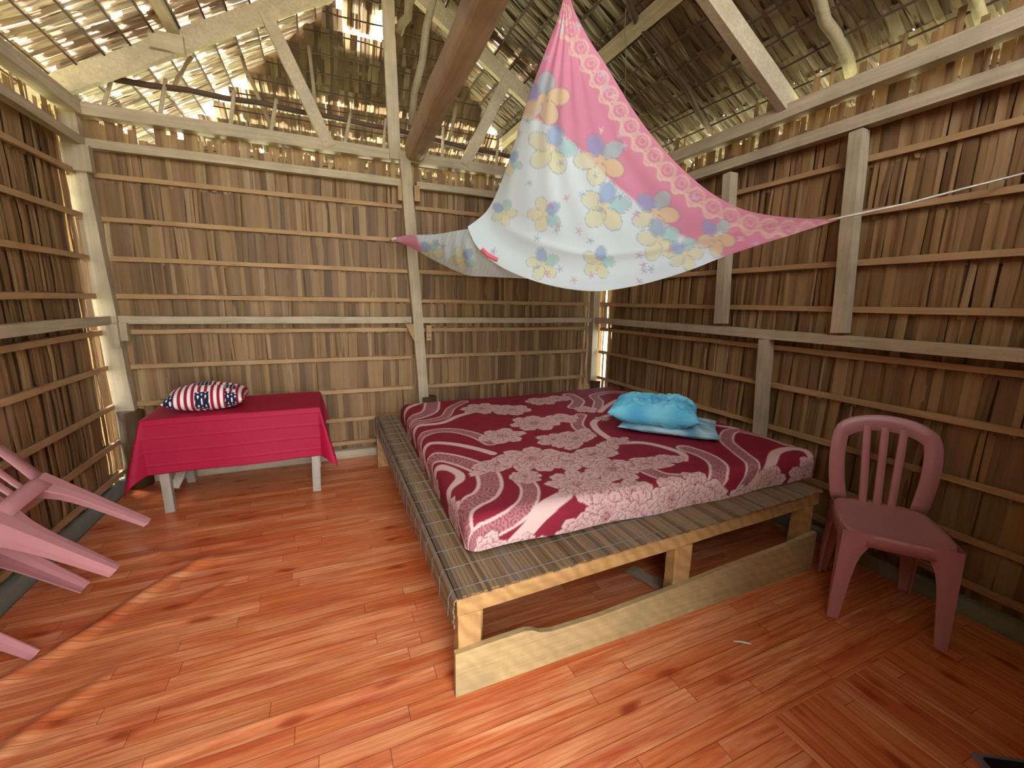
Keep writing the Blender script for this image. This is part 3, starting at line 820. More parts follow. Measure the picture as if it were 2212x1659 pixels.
def px2bed(u, v):
    z = MT + 0.012 + MH + 0.03
    for _ in range(4):
        p = onz(u, v, z); z = MT + 0.012 + MH + 0.03 * (p[0] + 2.2)
    return p[:2]
def polyline(pts, k=8):
    P_ = np.array(pts, float); out = []
    m = len(P_)
    for i in range(m - 1):
        p0, p1, p2, p3 = P_[max(i - 1, 0)], P_[i], P_[i + 1], P_[min(i + 2, m - 1)]
        for j in range(k):
            t = j / k
            out.append(0.5 * (2 * p1 + (p2 - p0) * t + (2 * p0 - 5 * p1 + 4 * p2 - p3) * t * t + (3 * p1 - p0 - 3 * p2 + p3) * t ** 3))
    out.append(P_[-1]); return np.array(out)
def dist_poly(Q, pl):
    d = np.full(len(Q), 1e9); s = np.zeros(len(Q)); acc = 0
    for p, q in zip(pl[:-1], pl[1:]):
        e = q - p; L2 = e @ e + 1e-12
        t = np.clip(((Q - p) @ e) / L2, 0, 1)
        dd = np.hypot(*(Q - p - t[:, None] * e).T)
        m = dd < d; d[m] = dd[m]; s[m] = acc + t[m] * math.sqrt(L2); acc += math.sqrt(L2)
    return d, s
def blend(cols, m, c):
    m = np.clip(m, 0, 1)[:, None]; cols[:] = cols * (1 - m) + np.array(c[:3]) * m
def sm(d, w, e=0.004): return np.clip((w - d) / e, 0, 1)
BURG, LIGHT, MIDP, DARKL = lin(128, 32, 50), lin(206, 170, 164), lin(168, 108, 114), lin(112, 48, 58)
cols = np.tile(np.array(BURG[:3]), (len(unf), 1))
cols *= (1 + 0.06 * np.sin(unf[:, :1] * 37) * np.sin(unf[:, 1:] * 41))
def ribbon(pts, w, tex):
    pl_ = polyline([px2bed(*p) for p in pts])
    lo, hi = pl_.min(0) - 0.2, pl_.max(0) + 0.2
    idx = np.where((unf > lo).all(1) & (unf < hi).all(1))[0]
    if not len(idx): return
    Q = unf[idx]; d, s = dist_poly(Q, pl_); hw = w / 2
    c = cols[idx]
    if tex:
        blend(c, sm(d, hw), LIGHT)
        blend(c, sm(d, hw * 0.72), MIDP)
        ctr = np.floor(s / (w * 0.9)) * (w * 0.9) + w * 0.45
        k = np.floor(s / (w * 0.9)).astype(int)
        off = np.where(k % 2 == 0, 0.25, -0.25) * w
        rr = np.hypot(s - ctr, d - np.abs(off))
        arcs = (np.sin(rr / w * 2 * math.pi * 6.5) > 0.25) & (d < hw * 0.7)
        blend(c, arcs * 0.75, DARKL)
    else:
        blend(c, sm(d, hw), LIGHT)
    cols[idx] = c
RIB = [([(915, 1014), (939, 1003), (968, 1010), (990, 1022), (994, 1034), (983, 1044), (964, 1052), (955, 1065), (952, 1080)], .05, 0),
       ([(897, 1000), (910, 990), (932, 983), (968, 987), (1011, 1000), (1048, 1019), (1059, 1045), (1048, 1070), (1019, 1086), (992, 1105), (985, 1130), (990, 1160)], .125, 1),
       ([(893, 990), (898, 976), (910, 961), (939, 954), (983, 957), (1033, 968), (1065, 978)], .048, 0),
       ([(884, 965), (890, 952), (903, 941), (939, 929), (983, 928), (1026, 938), (1060, 955)], .085, 1),
       ([(876, 934), (885, 926), (903, 918), (954, 912), (990, 898), (1030, 888)], .05, 0),
       ([(868, 916), (881, 913), (925, 908), (961, 899), (975, 882), (1003, 868)], .075, 1),
       ([(860, 910), (870, 905), (903, 899), (929, 888), (934, 870)], .13, 1),
       ([(860, 893), (867, 889), (888, 879), (915, 870)], .05, 0),
       ([(1120, 1030), (1143, 1053), (1141, 1083), (1116, 1107), (1067, 1128), (1000, 1148), (980, 1160)], .092, 1),
       ([(1220, 1070), (1177, 1095), (1153, 1126), (1125, 1155), (1100, 1180)], .075, 0),
       ([(1480, 968), (1520, 981), (1550, 1000), (1557, 1030)], .10, 1),
       ([(1703, 960), (1656, 943), (1586, 929), (1569, 950), (1597, 976), (1628, 1000), (1640, 1025)], .085, 1),
       ([(1768, 985), (1740, 974), (1705, 970), (1675, 979), (1666, 1005), (1652, 1042)], .055, 0),
       ([(1530, 916), (1597, 925), (1650, 934)], .04, 0),
       ([(1289, 884), (1293, 867), (1284, 854), (1325, 847), (1390, 853)], .085, 1),
       ([(1400, 864), (1343, 862), (1316, 874), (1296, 890)], .045, 0),
       ([(1228, 852), (1249, 866), (1240, 880)], .11, 1),
       ([(1255, 898), (1247, 920), (1273, 942)], .09, 1),
       ([(1315, 897), (1284, 912), (1289, 930), (1318, 950)], .05, 0),
       ([(1478, 992), (1468, 976), (1386, 957), (1295, 963)], .045, 0),
       ([(1390, 1010), (1440, 1028), (1520, 1030)], .10, 1)]
for r_ in RIB: ribbon(*r_)
def noise2(Q, f, seed):
    r = np.random.default_rng(seed); out = np.zeros(len(Q))
    for k in range(5):
        a_ = r.uniform(0, 6.28); d = np.array([math.cos(a_), math.sin(a_)]) * f * r.uniform(0.6, 1.6)
        out += np.sin(Q @ d + r.uniform(0, 6.28))
    return out / 5
def flower(u, v, R, seed, petals=6, stretch=1.0, rot=0.0, dark=0.0):
    c0 = px2bed(u, v); r = np.random.default_rng(seed)
    idx = np.where(np.hypot(*(unf - c0).T) < R * 1.5 * max(1, stretch))[0]
    if not len(idx): return
    Q = unf[idx] - c0
    Q = Q @ np.array([[math.cos(rot), -math.sin(rot)], [math.sin(rot), math.cos(rot)]])
    Q[:, 0] /= stretch
    Q = Q + 0.10 * R * np.stack([noise2(Q, 22 / R * .2, seed), noise2(Q, 22 / R * .2, seed + 1)], 1)
    rr = np.hypot(*Q.T) / R; th = np.arctan2(Q[:, 1], Q[:, 0])
    c = cols[idx]
    for lev, scl in ((0, 1.0), (1, 0.70), (2, 0.42)):
        ph = r.uniform(0, 6.28); k = petals if lev < 2 else max(4, petals - 2)
        lobe = np.abs(np.cos(k * (th - ph) / 2))
        edge = scl * (0.70 + 0.30 * lobe ** 0.7) * (1 + 0.025 * np.cos(19 * th + seed))
        ins = np.clip((edge - rr) * R / 0.004, 0, 1)
        blend(c, ins, LIGHT)
        rim = np.clip((edge - 0.045 / max(R, .05) * 0.1 - rr) * R / 0.005, 0, 1)
        dep = np.clip(1 - rr / np.maximum(edge, 1e-3), 0, 1)
        seam = np.clip(1 - lobe * 2.6, 0, 1)
        blend(c, rim * np.clip(0.12 + 1.5 * dep * (0.55 + 0.45 * np.sin(3 * k * (th - ph) + 3 * noise2(Q, 25, seed + lev))) + 0.5 * seam, 0, 0.95), MIDP)
        vein = (np.sin(2.5 * k * (th - ph) + 4 * noise2(Q, 18, seed + 9 + lev)) > 0.95) * rim * (dep > 0.12)
        blend(c, vein * 0.6, DARKL)
        blend(c, (np.abs(rr - edge) * R < 0.0022) * 0.6, DARKL)
    dots = (rr < 0.16) * (np.sin(Q[:, 0] * 260) * np.sin(Q[:, 1] * 260) > 0.35)
    blend(c, dots * 0.8, DARKL)
    cols[idx] = c
FLW = [(1040, 882, .17, 7), (1105, 885, .17, 6), (1170, 866, .15, 6), (1205, 860, .12, 5), (1085, 940, .16, 6), (1155, 914, .19, 7), (1215, 905, .13, 5), (1240, 948, .12, 5, 1.9, .6),
       (1075, 1000, .10, 5, 2.2, .4), (1150, 990, .20, 7), (1225, 995, .14, 6), (1195, 950, .12, 5), (1135, 1030, .09, 8), (1280, 980, .10, 5, 2.2, .1), (1320, 1012, .16, 7), (1250, 1045, .17, 8), (1300, 1060, .11, 6),
       (1395, 1000, .085, 5, 2.2, -.2), (1440, 990, .07, 5, 1.6, -.3), (1375, 1055, .12, 6), (1340, 1088, .14, 8), (1420, 1085, .16, 8), (1470, 1050, .13, 7), (1510, 1030, .09, 5), (1560, 1050, .11, 5, 1.8, .3), (1600, 1050, .14, 7), (1640, 1060, .11, 6),
       (1530, 1080, .10, 7), (1265, 885, .10, 5), (1330, 955, .07, 5, 1.8, .2), (1300, 905, .06, 5)]
for i, f_ in enumerate(FLW): flower(f_[0], f_[1], f_[2] * 0.92, 40 + i * 5, f_[3], *(f_[4:6] if len(f_) > 4 else ()))
def side_flowers():                          # the print goes on over the front and left sides
    for i, (x, y_, R) in enumerate(((-2.04, -2.43, .085), (-1.86, -2.48, .08), (-1.62, -2.46, .10), (-1.38, -2.50, .08), (-1.0, -2.47, .10), (-0.72, -2.50, .08), (-0.52, -2.47, .09), (-0.28, -2.49, .11), (-2.19, -0.8, .08), (-2.2, -1.3, .09), (-2.2, -1.75, .08), (-2.19, -2.1, .1))):
        global px2bed
        keep_ = px2bed; px2bed = lambda u, v: np.array([x, y_])
        flower(0, 0, R, 900 + 7 * i, 6 + i % 3, 1.2); px2bed = keep_
side_flowers()
mattress = obj('mattress', mv, grid_faces(NM, NM), M_mattress, None, True)
tag(mattress, 'burgundy mattress printed with pale flowers and swirling ribbons on the bed platform', 'mattress')
set_colors(mattress, cols)

# ------------------------------------------------------------------ cushions
def cushion(name, label, cat, center, sx, sy, sz, rot, mat, colfn, n=110, lump=0.10, seed=3, power=2.6, tilt=(0, 0), crumple=0.0):
    u = np.linspace(-1, 1, n); A, B = np.meshgrid(u, u, indexing='ij')
    q = (np.clip(1 - np.abs(A) ** power, 0, 1) * np.clip(1 - np.abs(B) ** power, 0, 1)) ** 0.5
    pinch = 1 - 0.07 * (1 - np.abs(A)) ** 0.5 * np.abs(B) ** 3 - 0.0
    pin2 = 1 - 0.07 * (1 - np.abs(B)) ** 0.5 * np.abs(A) ** 3
    P2 = np.stack([A.ravel(), B.ravel()], 1)
    nz = (noise2(P2, 4.5, seed) + 0.6 * noise2(P2, 9, seed + 3) + crumple * (1 - 2 * np.abs(noise2(P2, 16, seed + 5))) + 0.5 * crumple * noise2(P2, 34, seed + 8)).reshape(A.shape)
    c, s = math.cos(rot), math.sin(rot); V, Cc = [], []
    for sg in (1, -1):
        X, Y = A * sx / 2 * pin2, B * sy / 2 * pinch
        Z = (sz / 2) * q * (1 + lump * nz) * (1 if sg > 0 else -0.85) + tilt[0] * A + tilt[1] * B
        V.append(np.stack([center[0] + X * c - Y * s, center[1] + X * s + Y * c, center[2] + Z], -1).reshape(-1, 3))
        Cc.append(colfn(P2))
    f = grid_faces(n, n); m = n * n
    Fc = f + [tuple(x + m for x in q_[::-1]) for q_ in f]
    o = obj(name, np.concatenate(V), Fc, mat, None, True)
    set_colors(o, np.concatenate(Cc))
    return tag(o, label, cat)
def flag_cols(Q):
    c = np.tile(np.array(lin(232, 216, 214)[:3]), (len(Q), 1)); R_, Bl, Wt = lin(150, 26, 50), lin(30, 36, 60), lin(235, 230, 230)
    blend(c, (np.mod(Q[:, 0] * 6.5, 1) < 0.5) * 1.0, R_)
    for cx0, cy0, w, h in ((-0.95, -0.9, .24, .24), (-0.05, 0.0, .17, .34), (-0.05, -0.97, .17, .16), (0.62, -0.35, .15, .22), (0.62, 0.42, .15, .2), (0.66, -0.95, .15, .16), (-0.05, 0.95, .2, .14), (-0.9, 0.8, .2, .25)):
        ins = (np.abs(Q[:, 0] - cx0) < w) & (np.abs(Q[:, 1] - cy0) < h)
        blend(c, ins * 1.0, Bl)
        st = ins & (np.hypot(np.mod(Q[:, 0] * 11, 1) - .5, np.mod(Q[:, 1] * 9 + np.floor(Q[:, 0] * 11) * .5, 1) - .5) < 0.24)
        blend(c, st * 1.0, Wt)
    return c
TZ = 0.612
fp = (onz(360, 897, TZ) + onz(505, 890, TZ)) / 2
cushion('pillow', 'small pillow with red and white stripes and starred navy squares on the bench', 'pillow', (-3.285, -0.40, TZ + 0.078), 0.44, 0.34, 0.18, 0.04, M_flag, flag_cols, 130, 0.12, 5)
def tow(c1, c2, seed, fr=9):
    def f(Q):
        c = np.tile(np.array(c1[:3]), (len(Q), 1))
        blend(c, np.clip(0.5 + noise2(Q, fr, seed) * 0.9, 0, 1), c2); return c
    return f
pc = (-0.70, -1.66)
cushion('pillow', 'flat grey-blue pillow lying under the turquoise one on the mattress', 'pillow', (-0.60, -1.745, 0.607), 0.58, 0.42, 0.07, -0.80, M_towel, tow(lin(96, 140, 160), lin(170, 196, 206), 21, 14), 130, 0.2, 31, 3.4, crumple=0.9)
def blue_cols(Q):
    c = tow(lin(76, 160, 200), lin(118, 192, 216), 13, 8)(Q)
    blend(c, (Q[:, 1] > 0.1) * 0.45 * (np.sin(Q[:, 0] * 70) * np.sin(Q[:, 1] * 60) > 0), lin(150, 196, 206)); return c
cushion('pillow', 'crumpled turquoise pillow on top of the grey-blue one', 'pillow', (-0.685, -1.70, 0.695), 0.52, 0.40, 0.15, -0.80, M_towel, blue_cols, 170, 0.26, 47, 4.2, crumple=0.75)

# ------------------------------------------------------------------ bench with red cloth
bn = thing('bench', 'low wooden bench of grey planks under the red cloth', 'bench', (-3.1, -0.32, 0))
TX0, TX1, TY0, TY1 = -3.60, -2.615, -0.61, -0.06
def bb(name, A, B, w, h, mat, side=None): return bevel(timber(name, A, B, w, h, mat, bn, side=side, seg=4), 0.003)
for k in range(4):
    y = TY0 + 0.07 + k * 0.137
    bb('top_plank', (TX0 + 0.015, y, TZ - 0.024), (TX1 - 0.015, y, TZ - 0.024), 0.128, 0.022, M_bench, (0, 1, 0))
for x, x2 in ((-3.512, -3.53), (-2.672, -2.655)):
    for y in (TY0 + 0.03, TY1 - 0.04):
        bb('leg', (x, y, 0.002), (x2, y, TZ - 0.035), 0.052, 0.045, M_bench, (1, 0, 0))
bb('brace', (-3.49, TY0 + 0.06, 0.14), (-3.36, TY1 - 0.1, 0.5), 0.05, 0.02, M_bench, (1, 0, 0))
bb('rail', (-3.5, TY0 + 0.03, TZ - 0.07), (-2.67, TY0 + 0.03, TZ - 0.07), 0.06, 0.025, M_bench, (0, 0, 1))
hx, hy = (TX1 - TX0) / 2, (TY1 - TY0) / 2; mx_, my_ = (TX0 + TX1) / 2, (TY0 + TY1) / 2
n1, n2 = 190, 150
Aa, Bb = np.meshgrid(np.linspace(-hx - 0.31, hx + 0.235, n1), np.linspace(-hy - 0.345, hy + 0.03, n2), indexing='ij')
a, b, drop, nx_, ny_ = drape(Aa, Bb, hx, hy, 0.012)
corner = np.clip(np.abs(nx_ * ny_) * 2, 0, 1)
flare = drop * (0.10 + 0.22 * corner)
fold = drop * 0.07 * (np.sin(Aa * 9 + 1.0) * np.abs(ny_) * 0.35 + corner * np.cos(6 * np.arctan2(ny_, nx_)) * 0.9)
cre = 0.0025 * (np.abs(np.mod(Bb * 11.5, 1) - 0.5) < 0.05) * (drop > 0.02)
cx2 = mx_ + a + nx_ * (flare + fold + cre); cy3 = my_ + b + ny_ * (flare * 0.45 + fold + cre)
cz = TZ - drop * 0.985 + 0.002 * np.sin(Aa * 8) * np.sin(Bb * 10) + 0.002
cy3 = np.minimum(cy3, -0.035)
cloth = obj('tablecloth', np.stack([cx2, cy3, cz], -1).reshape(-1, 3), grid_faces(n1, n2), M_table, None, True)
set_colors(cloth, np.tile(np.array(lin(160, 6, 50)[:3]), (n1 * n2, 1)))
tag(cloth, 'plain crimson red cloth draped over the low bench', 'tablecloth')
md = cloth.modifiers.new('thickness', 'SOLIDIFY'); md.thickness = 0.002

# ------------------------------------------------------------------ plastic chairs
def ch_part(name, V, Fc, parent, smooth=False): return obj(name, V, Fc, M_plastic, parent, smooth, local=True)
def chair(label):
    root = thing('plastic_chair', label, 'chair', (0, 0, 0), 'pink plastic chairs')
    # seat: dished shell with a skirt
    n = 26; V, Fc = [], []
    def outline(t, s):
        c, sn = math.cos(t), math.sin(t); p = 4.2
        r = (abs(c) ** p + abs(sn) ** p) ** (-1 / p)
        x, y = r * c, r * sn
        wx = 0.205 - 0.022 * (0.5 - y / 2)
        return x * wx * s, y * 0.205 * s
    N = 56; rings = [(0.0, -0.02), (0.35, -0.018), (0.65, -0.011), (0.85, -0.004), (0.96, 0.0), (1.0, -0.006), (1.012, -0.02), (1.02, -0.062), (1.005, -0.062), (0.985, -0.015), (0.9, -0.012), (0.5, -0.025)]
    for s, dz_ in rings:
        for k in range(N):
            t = 2 * math.pi * k / N
            x, y = outline(t, max(s, 0.001))
            front = 0.012 * max(0, (y - 0.08) / 0.12) ** 2 if s < 1.0 else 0
            V.append((x, y, 0.435 + dz_ - front))
    for i in range(len(rings) - 1):
        for k in range(N):
            Fc.append((i * N + k, i * N + (k + 1) % N, (i + 1) * N + (k + 1) % N, (i + 1) * N + k))
    ch_part('seat', V, Fc, root, True)
    # legs: tapered angle profiles open to the inside
    for sx in (-1, 1):
        for sy in (-1, 1):
            top = np.array([sx * (0.198 if sy > 0 else 0.182), sy * 0.196, 0.425]); foot = np.array([sx * (0.205 if sy > 0 else 0.19), sy * (0.215 if sy > 0 else 0.205), 0.0])
            V, Fc = [], []; K = 8
            for i in range(K + 1):
                k = i / K; p = top + (foot - top) * k
                fl = 0.075 * (1 - k) ** 7 + 0.076 * (1 - k) + 0.042 * k; th = 0.006
                prof_ = [(0, 0), (-fl * 0.55, 0), (-fl, -0.004), (-fl, -0.004 - th), (-fl * 0.55, -th), (-th, -th), (-th, -fl * 0.55), (-0.004 - th, -fl), (-0.004, -fl), (0, -fl * 0.55)]
                for a_, b_ in prof_: V.append((p[0] + sx * a_, p[1] + sy * b_, p[2]))
            m = len(prof_)
            for i in range(K):
                for q in range(m):
                    f = (i * m + q, i * m + (q + 1) % m, (i + 1) * m + (q + 1) % m, (i + 1) * m + q)
                    Fc.append(f)
            Fc.append(tuple(range(m))); Fc.append(tuple(range(K * m, K * m + m))[::-1])
            ch_part('leg', V, Fc, root)
    # apron strips between neighbouring legs
    for sx in (-1, 1):
        V, Fc = [], []
        for i in range(13):
            k = i / 12; y = -0.19 + 0.38 * k; low = 0.435 - 0.055 - 0.05 * (abs(2 * k - 1)) ** 4
            for xo in (0.201, 0.194): V += [(sx * (xo - 0.018 * (1 - k)), y, 0.43), (sx * (xo - 0.018 * (1 - k)), y, low)]
        for i in range(12):
            a_ = 4 * i; b_ = a_ + 4; Fc += [(a_, a_ + 1, b_ + 1, b_), (a_ + 2, b_ + 2, b_ + 3, a_ + 3), (a_ + 1, a_ + 3, b_ + 3, b_ + 1)]
        ch_part('side_apron', V, Fc, root)
    V, Fc = [], []
    for i in range(13):
        k = i / 12; x = -0.19 + 0.38 * k; low = 0.435 - 0.06 - 0.055 * (abs(2 * k - 1)) ** 4
        for yo in (0.204, 0.197): V += [(x, yo, 0.43), (x, yo, low)]
    for i in range(12):
        a_ = 4 * i; b_ = a_ + 4; Fc += [(a_, a_ + 1, b_ + 1, b_), (a_ + 2, b_ + 2, b_ + 3, a_ + 3), (a_ + 1, a_ + 3, b_ + 3, b_ + 1)]
    ch_part('front_apron', V, Fc, root)
    # backrest: arched frame and three slats, leaning back
    def bk(x, h, off=0.0):                      # point of the back sheet at height h above the seat
        return np.array([x, -0.178 - 0.20 * h - 0.10 * h * h + 0.5 * x * x * min(1, h * 4) + off, 0.425 + h])
    ctr = []
    for i in range(9): k = i / 8; ctr.append((-(0.155 + 0.028 * math.sin(k * math.pi * 0.62)), 0.30 * k))
    for i in range(1, 16):
        t = math.pi * i / 16; ctr.append((-0.180 * math.cos(t) if True else 0, 0.30 + 0.098 * math.sin(t) ** 0.75))
    ctr += [(-x, h) for x, h in ctr[:9]][::-1]
    V, Fc = [], []
    m = len(ctr)
    for i, (x, h) in enumerate(ctr):
        x0, h0 = ctr[max(i - 1, 0)]; x1, h1 = ctr[min(i + 1, m - 1)]
        d = np.array([x1 - x0, h1 - h0]); d /= np.linalg.norm(d); nn = np.array([-d[1], d[0]])
        hw = 0.034 + (0.005 if 9 < i < m - 10 else 0)
        for a_, o_ in ((-1, 0.0), (-0.94, 0.004), (0.94, 0.004), (1, 0.0), (0.94, -0.004), (-0.94, -0.004)):
            V.append(bk(x + nn[0] * hw * a_, max(0.0, h + nn[1] * hw * a_), o_))
        if i:
            o_ = 6 * (i - 1)
            for q in range(6): Fc.append((o_ + q, o_ + (q + 1) % 6, o_ + 6 + (q + 1) % 6, o_ + 6 + q))
    Fc.append(tuple(range(6))[::-1]); Fc.append(tuple(range(6 * m - 6, 6 * m)))
    ch_part('backrest', V, Fc, root, True)
    for x in (-0.072, 0.0, 0.072):
        V, Fc = [], []
        for i in range(11):
            h = 0.0 + 0.38 * i / 10
            for a_, o_ in ((-1, 0.0), (-0.7, 0.006), (0.7, 0.006), (1, 0.0), (0.7, -0.004), (-0.7, -0.004)): V.append(bk(x * (0.78 + 0.22 * i / 10) + a_ * 0.0185, h, o_))
            if i:
                o_ = 6 * (i - 1)
                for q in range(6): Fc.append((o_ + q, o_ + (q + 1) % 6, o_ + 6 + (q + 1) % 6, o_ + 6 + q))
        ch_part('back_slat', V, Fc, root, True)
    return root
ch1 = chair('pink plastic chair standing upright by the right wall at the foot of the bed')
fw = np.array([-0.78, -0.625]); ang = math.atan2(fw[1], fw[0]) - math.pi / 2
fc = np.array([-0.453, -2.885]); cc = fc - 0.213 * fw / np.linalg.norm(fw)
ch1.scale = (0.97, 0.97, 0.97); ch1.location = (cc[0] - 0.015, cc[1] - 0.04, 0.006); ch1.rotation_euler = (0, 0, ang)
def copy_tree(o, parent=None):
    c = o.copy(); COL.objects.link(c); c.parent = parent
    for k in o.children: copy_tree(k, c)
    return c
ch2 = copy_tree(ch1)
ch2['label'] = 'pink plastic chair tipped against the left wall with its legs sticking out'
ax = Vector((1.683, 1.9, -3.77)); th_ = ax.length
_pv = Matrix.Translation((-3.64, 0, 0)) @ Matrix.Rotation(0.07, 4, 'Y') @ Matrix.Translation((3.64, 0, 0))
ch2.matrix_world = _pv @ Matrix.Translation((-3.495, -1.571, 0.178)) @ Matrix.Rotation(th_, 4, ax.normalized())

# ------------------------------------------------------------------ mosquito net
net = thing('mosquito_net', 'pink and white printed mosquito net gathered up above the bed', 'net', (-1.1, -1.6, 1.42))
Lc = [(1226, -40, -1.42), (1205, 40, -1.42), (1180, 105, -1.40), (1140, 215, -1.34), (1106, 325, -1.24), (1078, 405, -1.14), (1050, 457, -1.06), (1010, 490, -1.0)]
Rc = [(1226, -40, -1.42), (1238, 15, -1.45), (1270, 80, -1.5), (1310, 142, -1.56), (1370, 240, -1.66), (1430, 318, -1.76), (1485, 374, -1.86), (1540, 418, -1.95), (1600, 449, -2.05), (1660, 463, -2.15), (1735, 470, -2.27), (1812, 473, -2.39)]
Bc = [(1010, 490, -1.0), (1030, 532, -1.08), (1075, 572, -1.2), (1140, 602, -1.36), (1215, 622, -1.5), (1290, 629, -1.62), (1360, 620, -1.72), (1430, 603, -1.82), (1500, 580, -1.92), (1560, 556, -2.0), (1640, 529, -2.13), (1720, 504, -2.25), (1812, 475, -2.39)]
def chain3(c):
    return np.array([ony(*p) for p in c])
def resample(P_, n):
    P_ = polyline(P_, 10); s = np.r_[0, np.cumsum(np.linalg.norm(np.diff(P_, axis=0), axis=1))]; s /= s[-1]
    q = np.linspace(0, 1, n); return np.stack([np.interp(q, s, P_[:, k]) for k in range(3)], 1)
NS, NTt = 260, 200
left, right, bot = resample(chain3(Lc), NTt), resample(chain3(Rc), NTt), resample(chain3(Bc), NS)
topp = left[0]
S, T = np.meshgrid(np.linspace(0, 1, NS), np.linspace(0, 1, NTt), indexing='ij')
Sx, Tx = S[..., None], T[..., None]
coons = (1 - Sx) * left[None, :, :] + Sx * right[None, :, :] + (1 - Tx) * topp + Tx * bot[:, None, :] \
    - ((1 - Sx) * (1 - Tx) * topp + Sx * (1 - Tx) * topp + (1 - Sx) * Tx * left[-1] + Sx * Tx * right[-1])
env = (np.sin(np.pi * S) ** 0.8) * (np.sin(np.pi * np.clip(T, 0, 1)) ** 0.7)
toward = norm(CAM - np.array([-0.9, -1.6, 1.7]))
fan = 0.010 * np.sin(S * 46 + 3 * np.sin(T * 5)) * np.clip(1 - T * 0.9, 0, 1) * env + 0.012 * np.sin((T ** 1.5) * 34 + S * 5) * np.clip((T - 0.66) / 0.25, 0, 1) * env
fan += 0.018 * np.exp(-((T - 0.86 + 0.06 * np.sin(S * 4)) / 0.02) ** 2) * env
front = coons + (toward * (0.07 * env + fan)[..., None]) if False else coons + toward * (0.07 * env + fan)[..., None]
back = coons - toward * (0.30 * env * (0.3 + 0.7 * T) + 0.5 * fan)[..., None] + np.array([0, 0, -0.05]) * (env * T)[..., None]
PINK, WHITE = lin(226, 146, 170), lin(226, 234, 238)
def net_cols(X, armtip=False):
    Q = proj(X); c = np.tile(np.array(WHITE[:3]), (len(Q), 1))
    if armtip:
        blend(c, np.clip((905 + 0.35 * (Q[:, 1] - 515) - Q[:, 0]) / 6, 0, 1), PINK)
        blend(c, (np.abs(np.mod(Q[:, 0] * 0.11 + Q[:, 1] * .03, 1) - .5) < .1) * 0.35, lin(170, 176, 190))
    else:
        yb = np.interp(Q[:, 0], [1090, 1130, 1190, 1260, 1330, 1400, 1470, 1540, 1600, 1700, 1900], [150, 250, 275, 335, 405, 462, 512, 545, 585, 640, 700])
        blend(c, np.clip((yb - Q[:, 1]) / 10, 0, 1), PINK)
        e = np.array([(p[0], p[1]) for p in Rc], float); pe = polyline(e, 6)
        d, s = dist_poly(Q, pe)
        k = np.mod(s, 40) - 20
        ring = np.abs(np.hypot(k, d - 26) - 17); blend(c, (ring < 3.0) * 0.55, lin(236, 216, 186))
        ring2 = np.abs(np.hypot(k * 1.1, d - 24) - 8); blend(c, (ring2 < 2) * 0.4, lin(236, 216, 186))
        scal = np.abs(d - (44 + 7 * np.cos(k / 20 * math.pi))); blend(c, (scal < 3.0) * 0.6, lin(236, 220, 186))
    FL = [(1172, 213, 1.25, 0.2), (1192, 322, 1.15, 1.5), (1298, 345, 1.2, 0.9), (1308, 447, 1.15, 1.4), (1416, 459, 1.1, 0.5), (1424, 518, 1.0, 1.1), (1177, 463, .8, 2.2), (1173, 571, .75, 1.1), (1293, 567, .75, 1.5), (1547, 512, .9, 0.6),
          (1088, 459, .6, .4), (1100, 351, .6, 1.9), (1480, 548, .8, .3), (930, 545, .6, .5), (1000, 560, .6, 2)]
    PC = [lin(160, 206, 206), lin(232, 218, 160), lin(230, 220, 168), lin(226, 216, 172), lin(136, 166, 214)]
    for fx, fy, sc, rot in FL:
        for k in range(5):
            t = rot + k * 2 * math.pi / 5; ca, sa = math.cos(t), math.sin(t)
            dx, dy = Q[:, 0] - fx - 27 * sc * sa, Q[:, 1] - fy + 27 * sc * ca
            rad_, tan_ = dx * sa - dy * ca, dx * ca + dy * sa
            r = np.hypot(rad_ / (21 * sc), tan_ / (16 * sc))
            blend(c, np.clip((1 - r) * 8, 0, 1) * 0.68, PC[k]); blend(c, (np.abs(r - 1.05) < .06) * 0.5, lin(150, 150, 150))
        blend(c, (np.hypot(Q[:, 0] - fx, Q[:, 1] - fy) < 8 * sc) * 0.7, lin(238, 214, 160))
    r_ = np.random.default_rng(5)
    for k in range(110):
        sx_, sy2 = r_.uniform(870, 1720), r_.uniform(20, 620)
        dx, dy = Q[:, 0] - sx_, Q[:, 1] - sy2
        near = (np.abs(dx) < 14) & (np.abs(dy) < 14)
        if not near.any(): continue
        th2 = np.arctan2(dy, dx) + k; rr = np.hypot(dx, dy)
        ins = near & (rr < 3.2 + 6.0 * np.clip(np.cos(5 * th2), 0, 1) ** 1.5)
        onp = sy2 < np.interp(sx_, [1090, 1190, 1330, 1470, 1600, 1900], [150, 275, 405, 512, 585, 700]) and not armtip
        blend(c, ins * 0.7, (lin(236, 226, 206), lin(196, 206, 230))[k % 2] if onp else (lin(206, 150, 186), lin(160, 170, 200))[k % 2])
    return c
for nm, G in (('front_panel', front), ('back_panel', back)):
    v = G.reshape(-1, 3); o = obj(nm, v, grid_faces(NS, NTt), M_net, net, True); set_colors(o, net_cols(v))
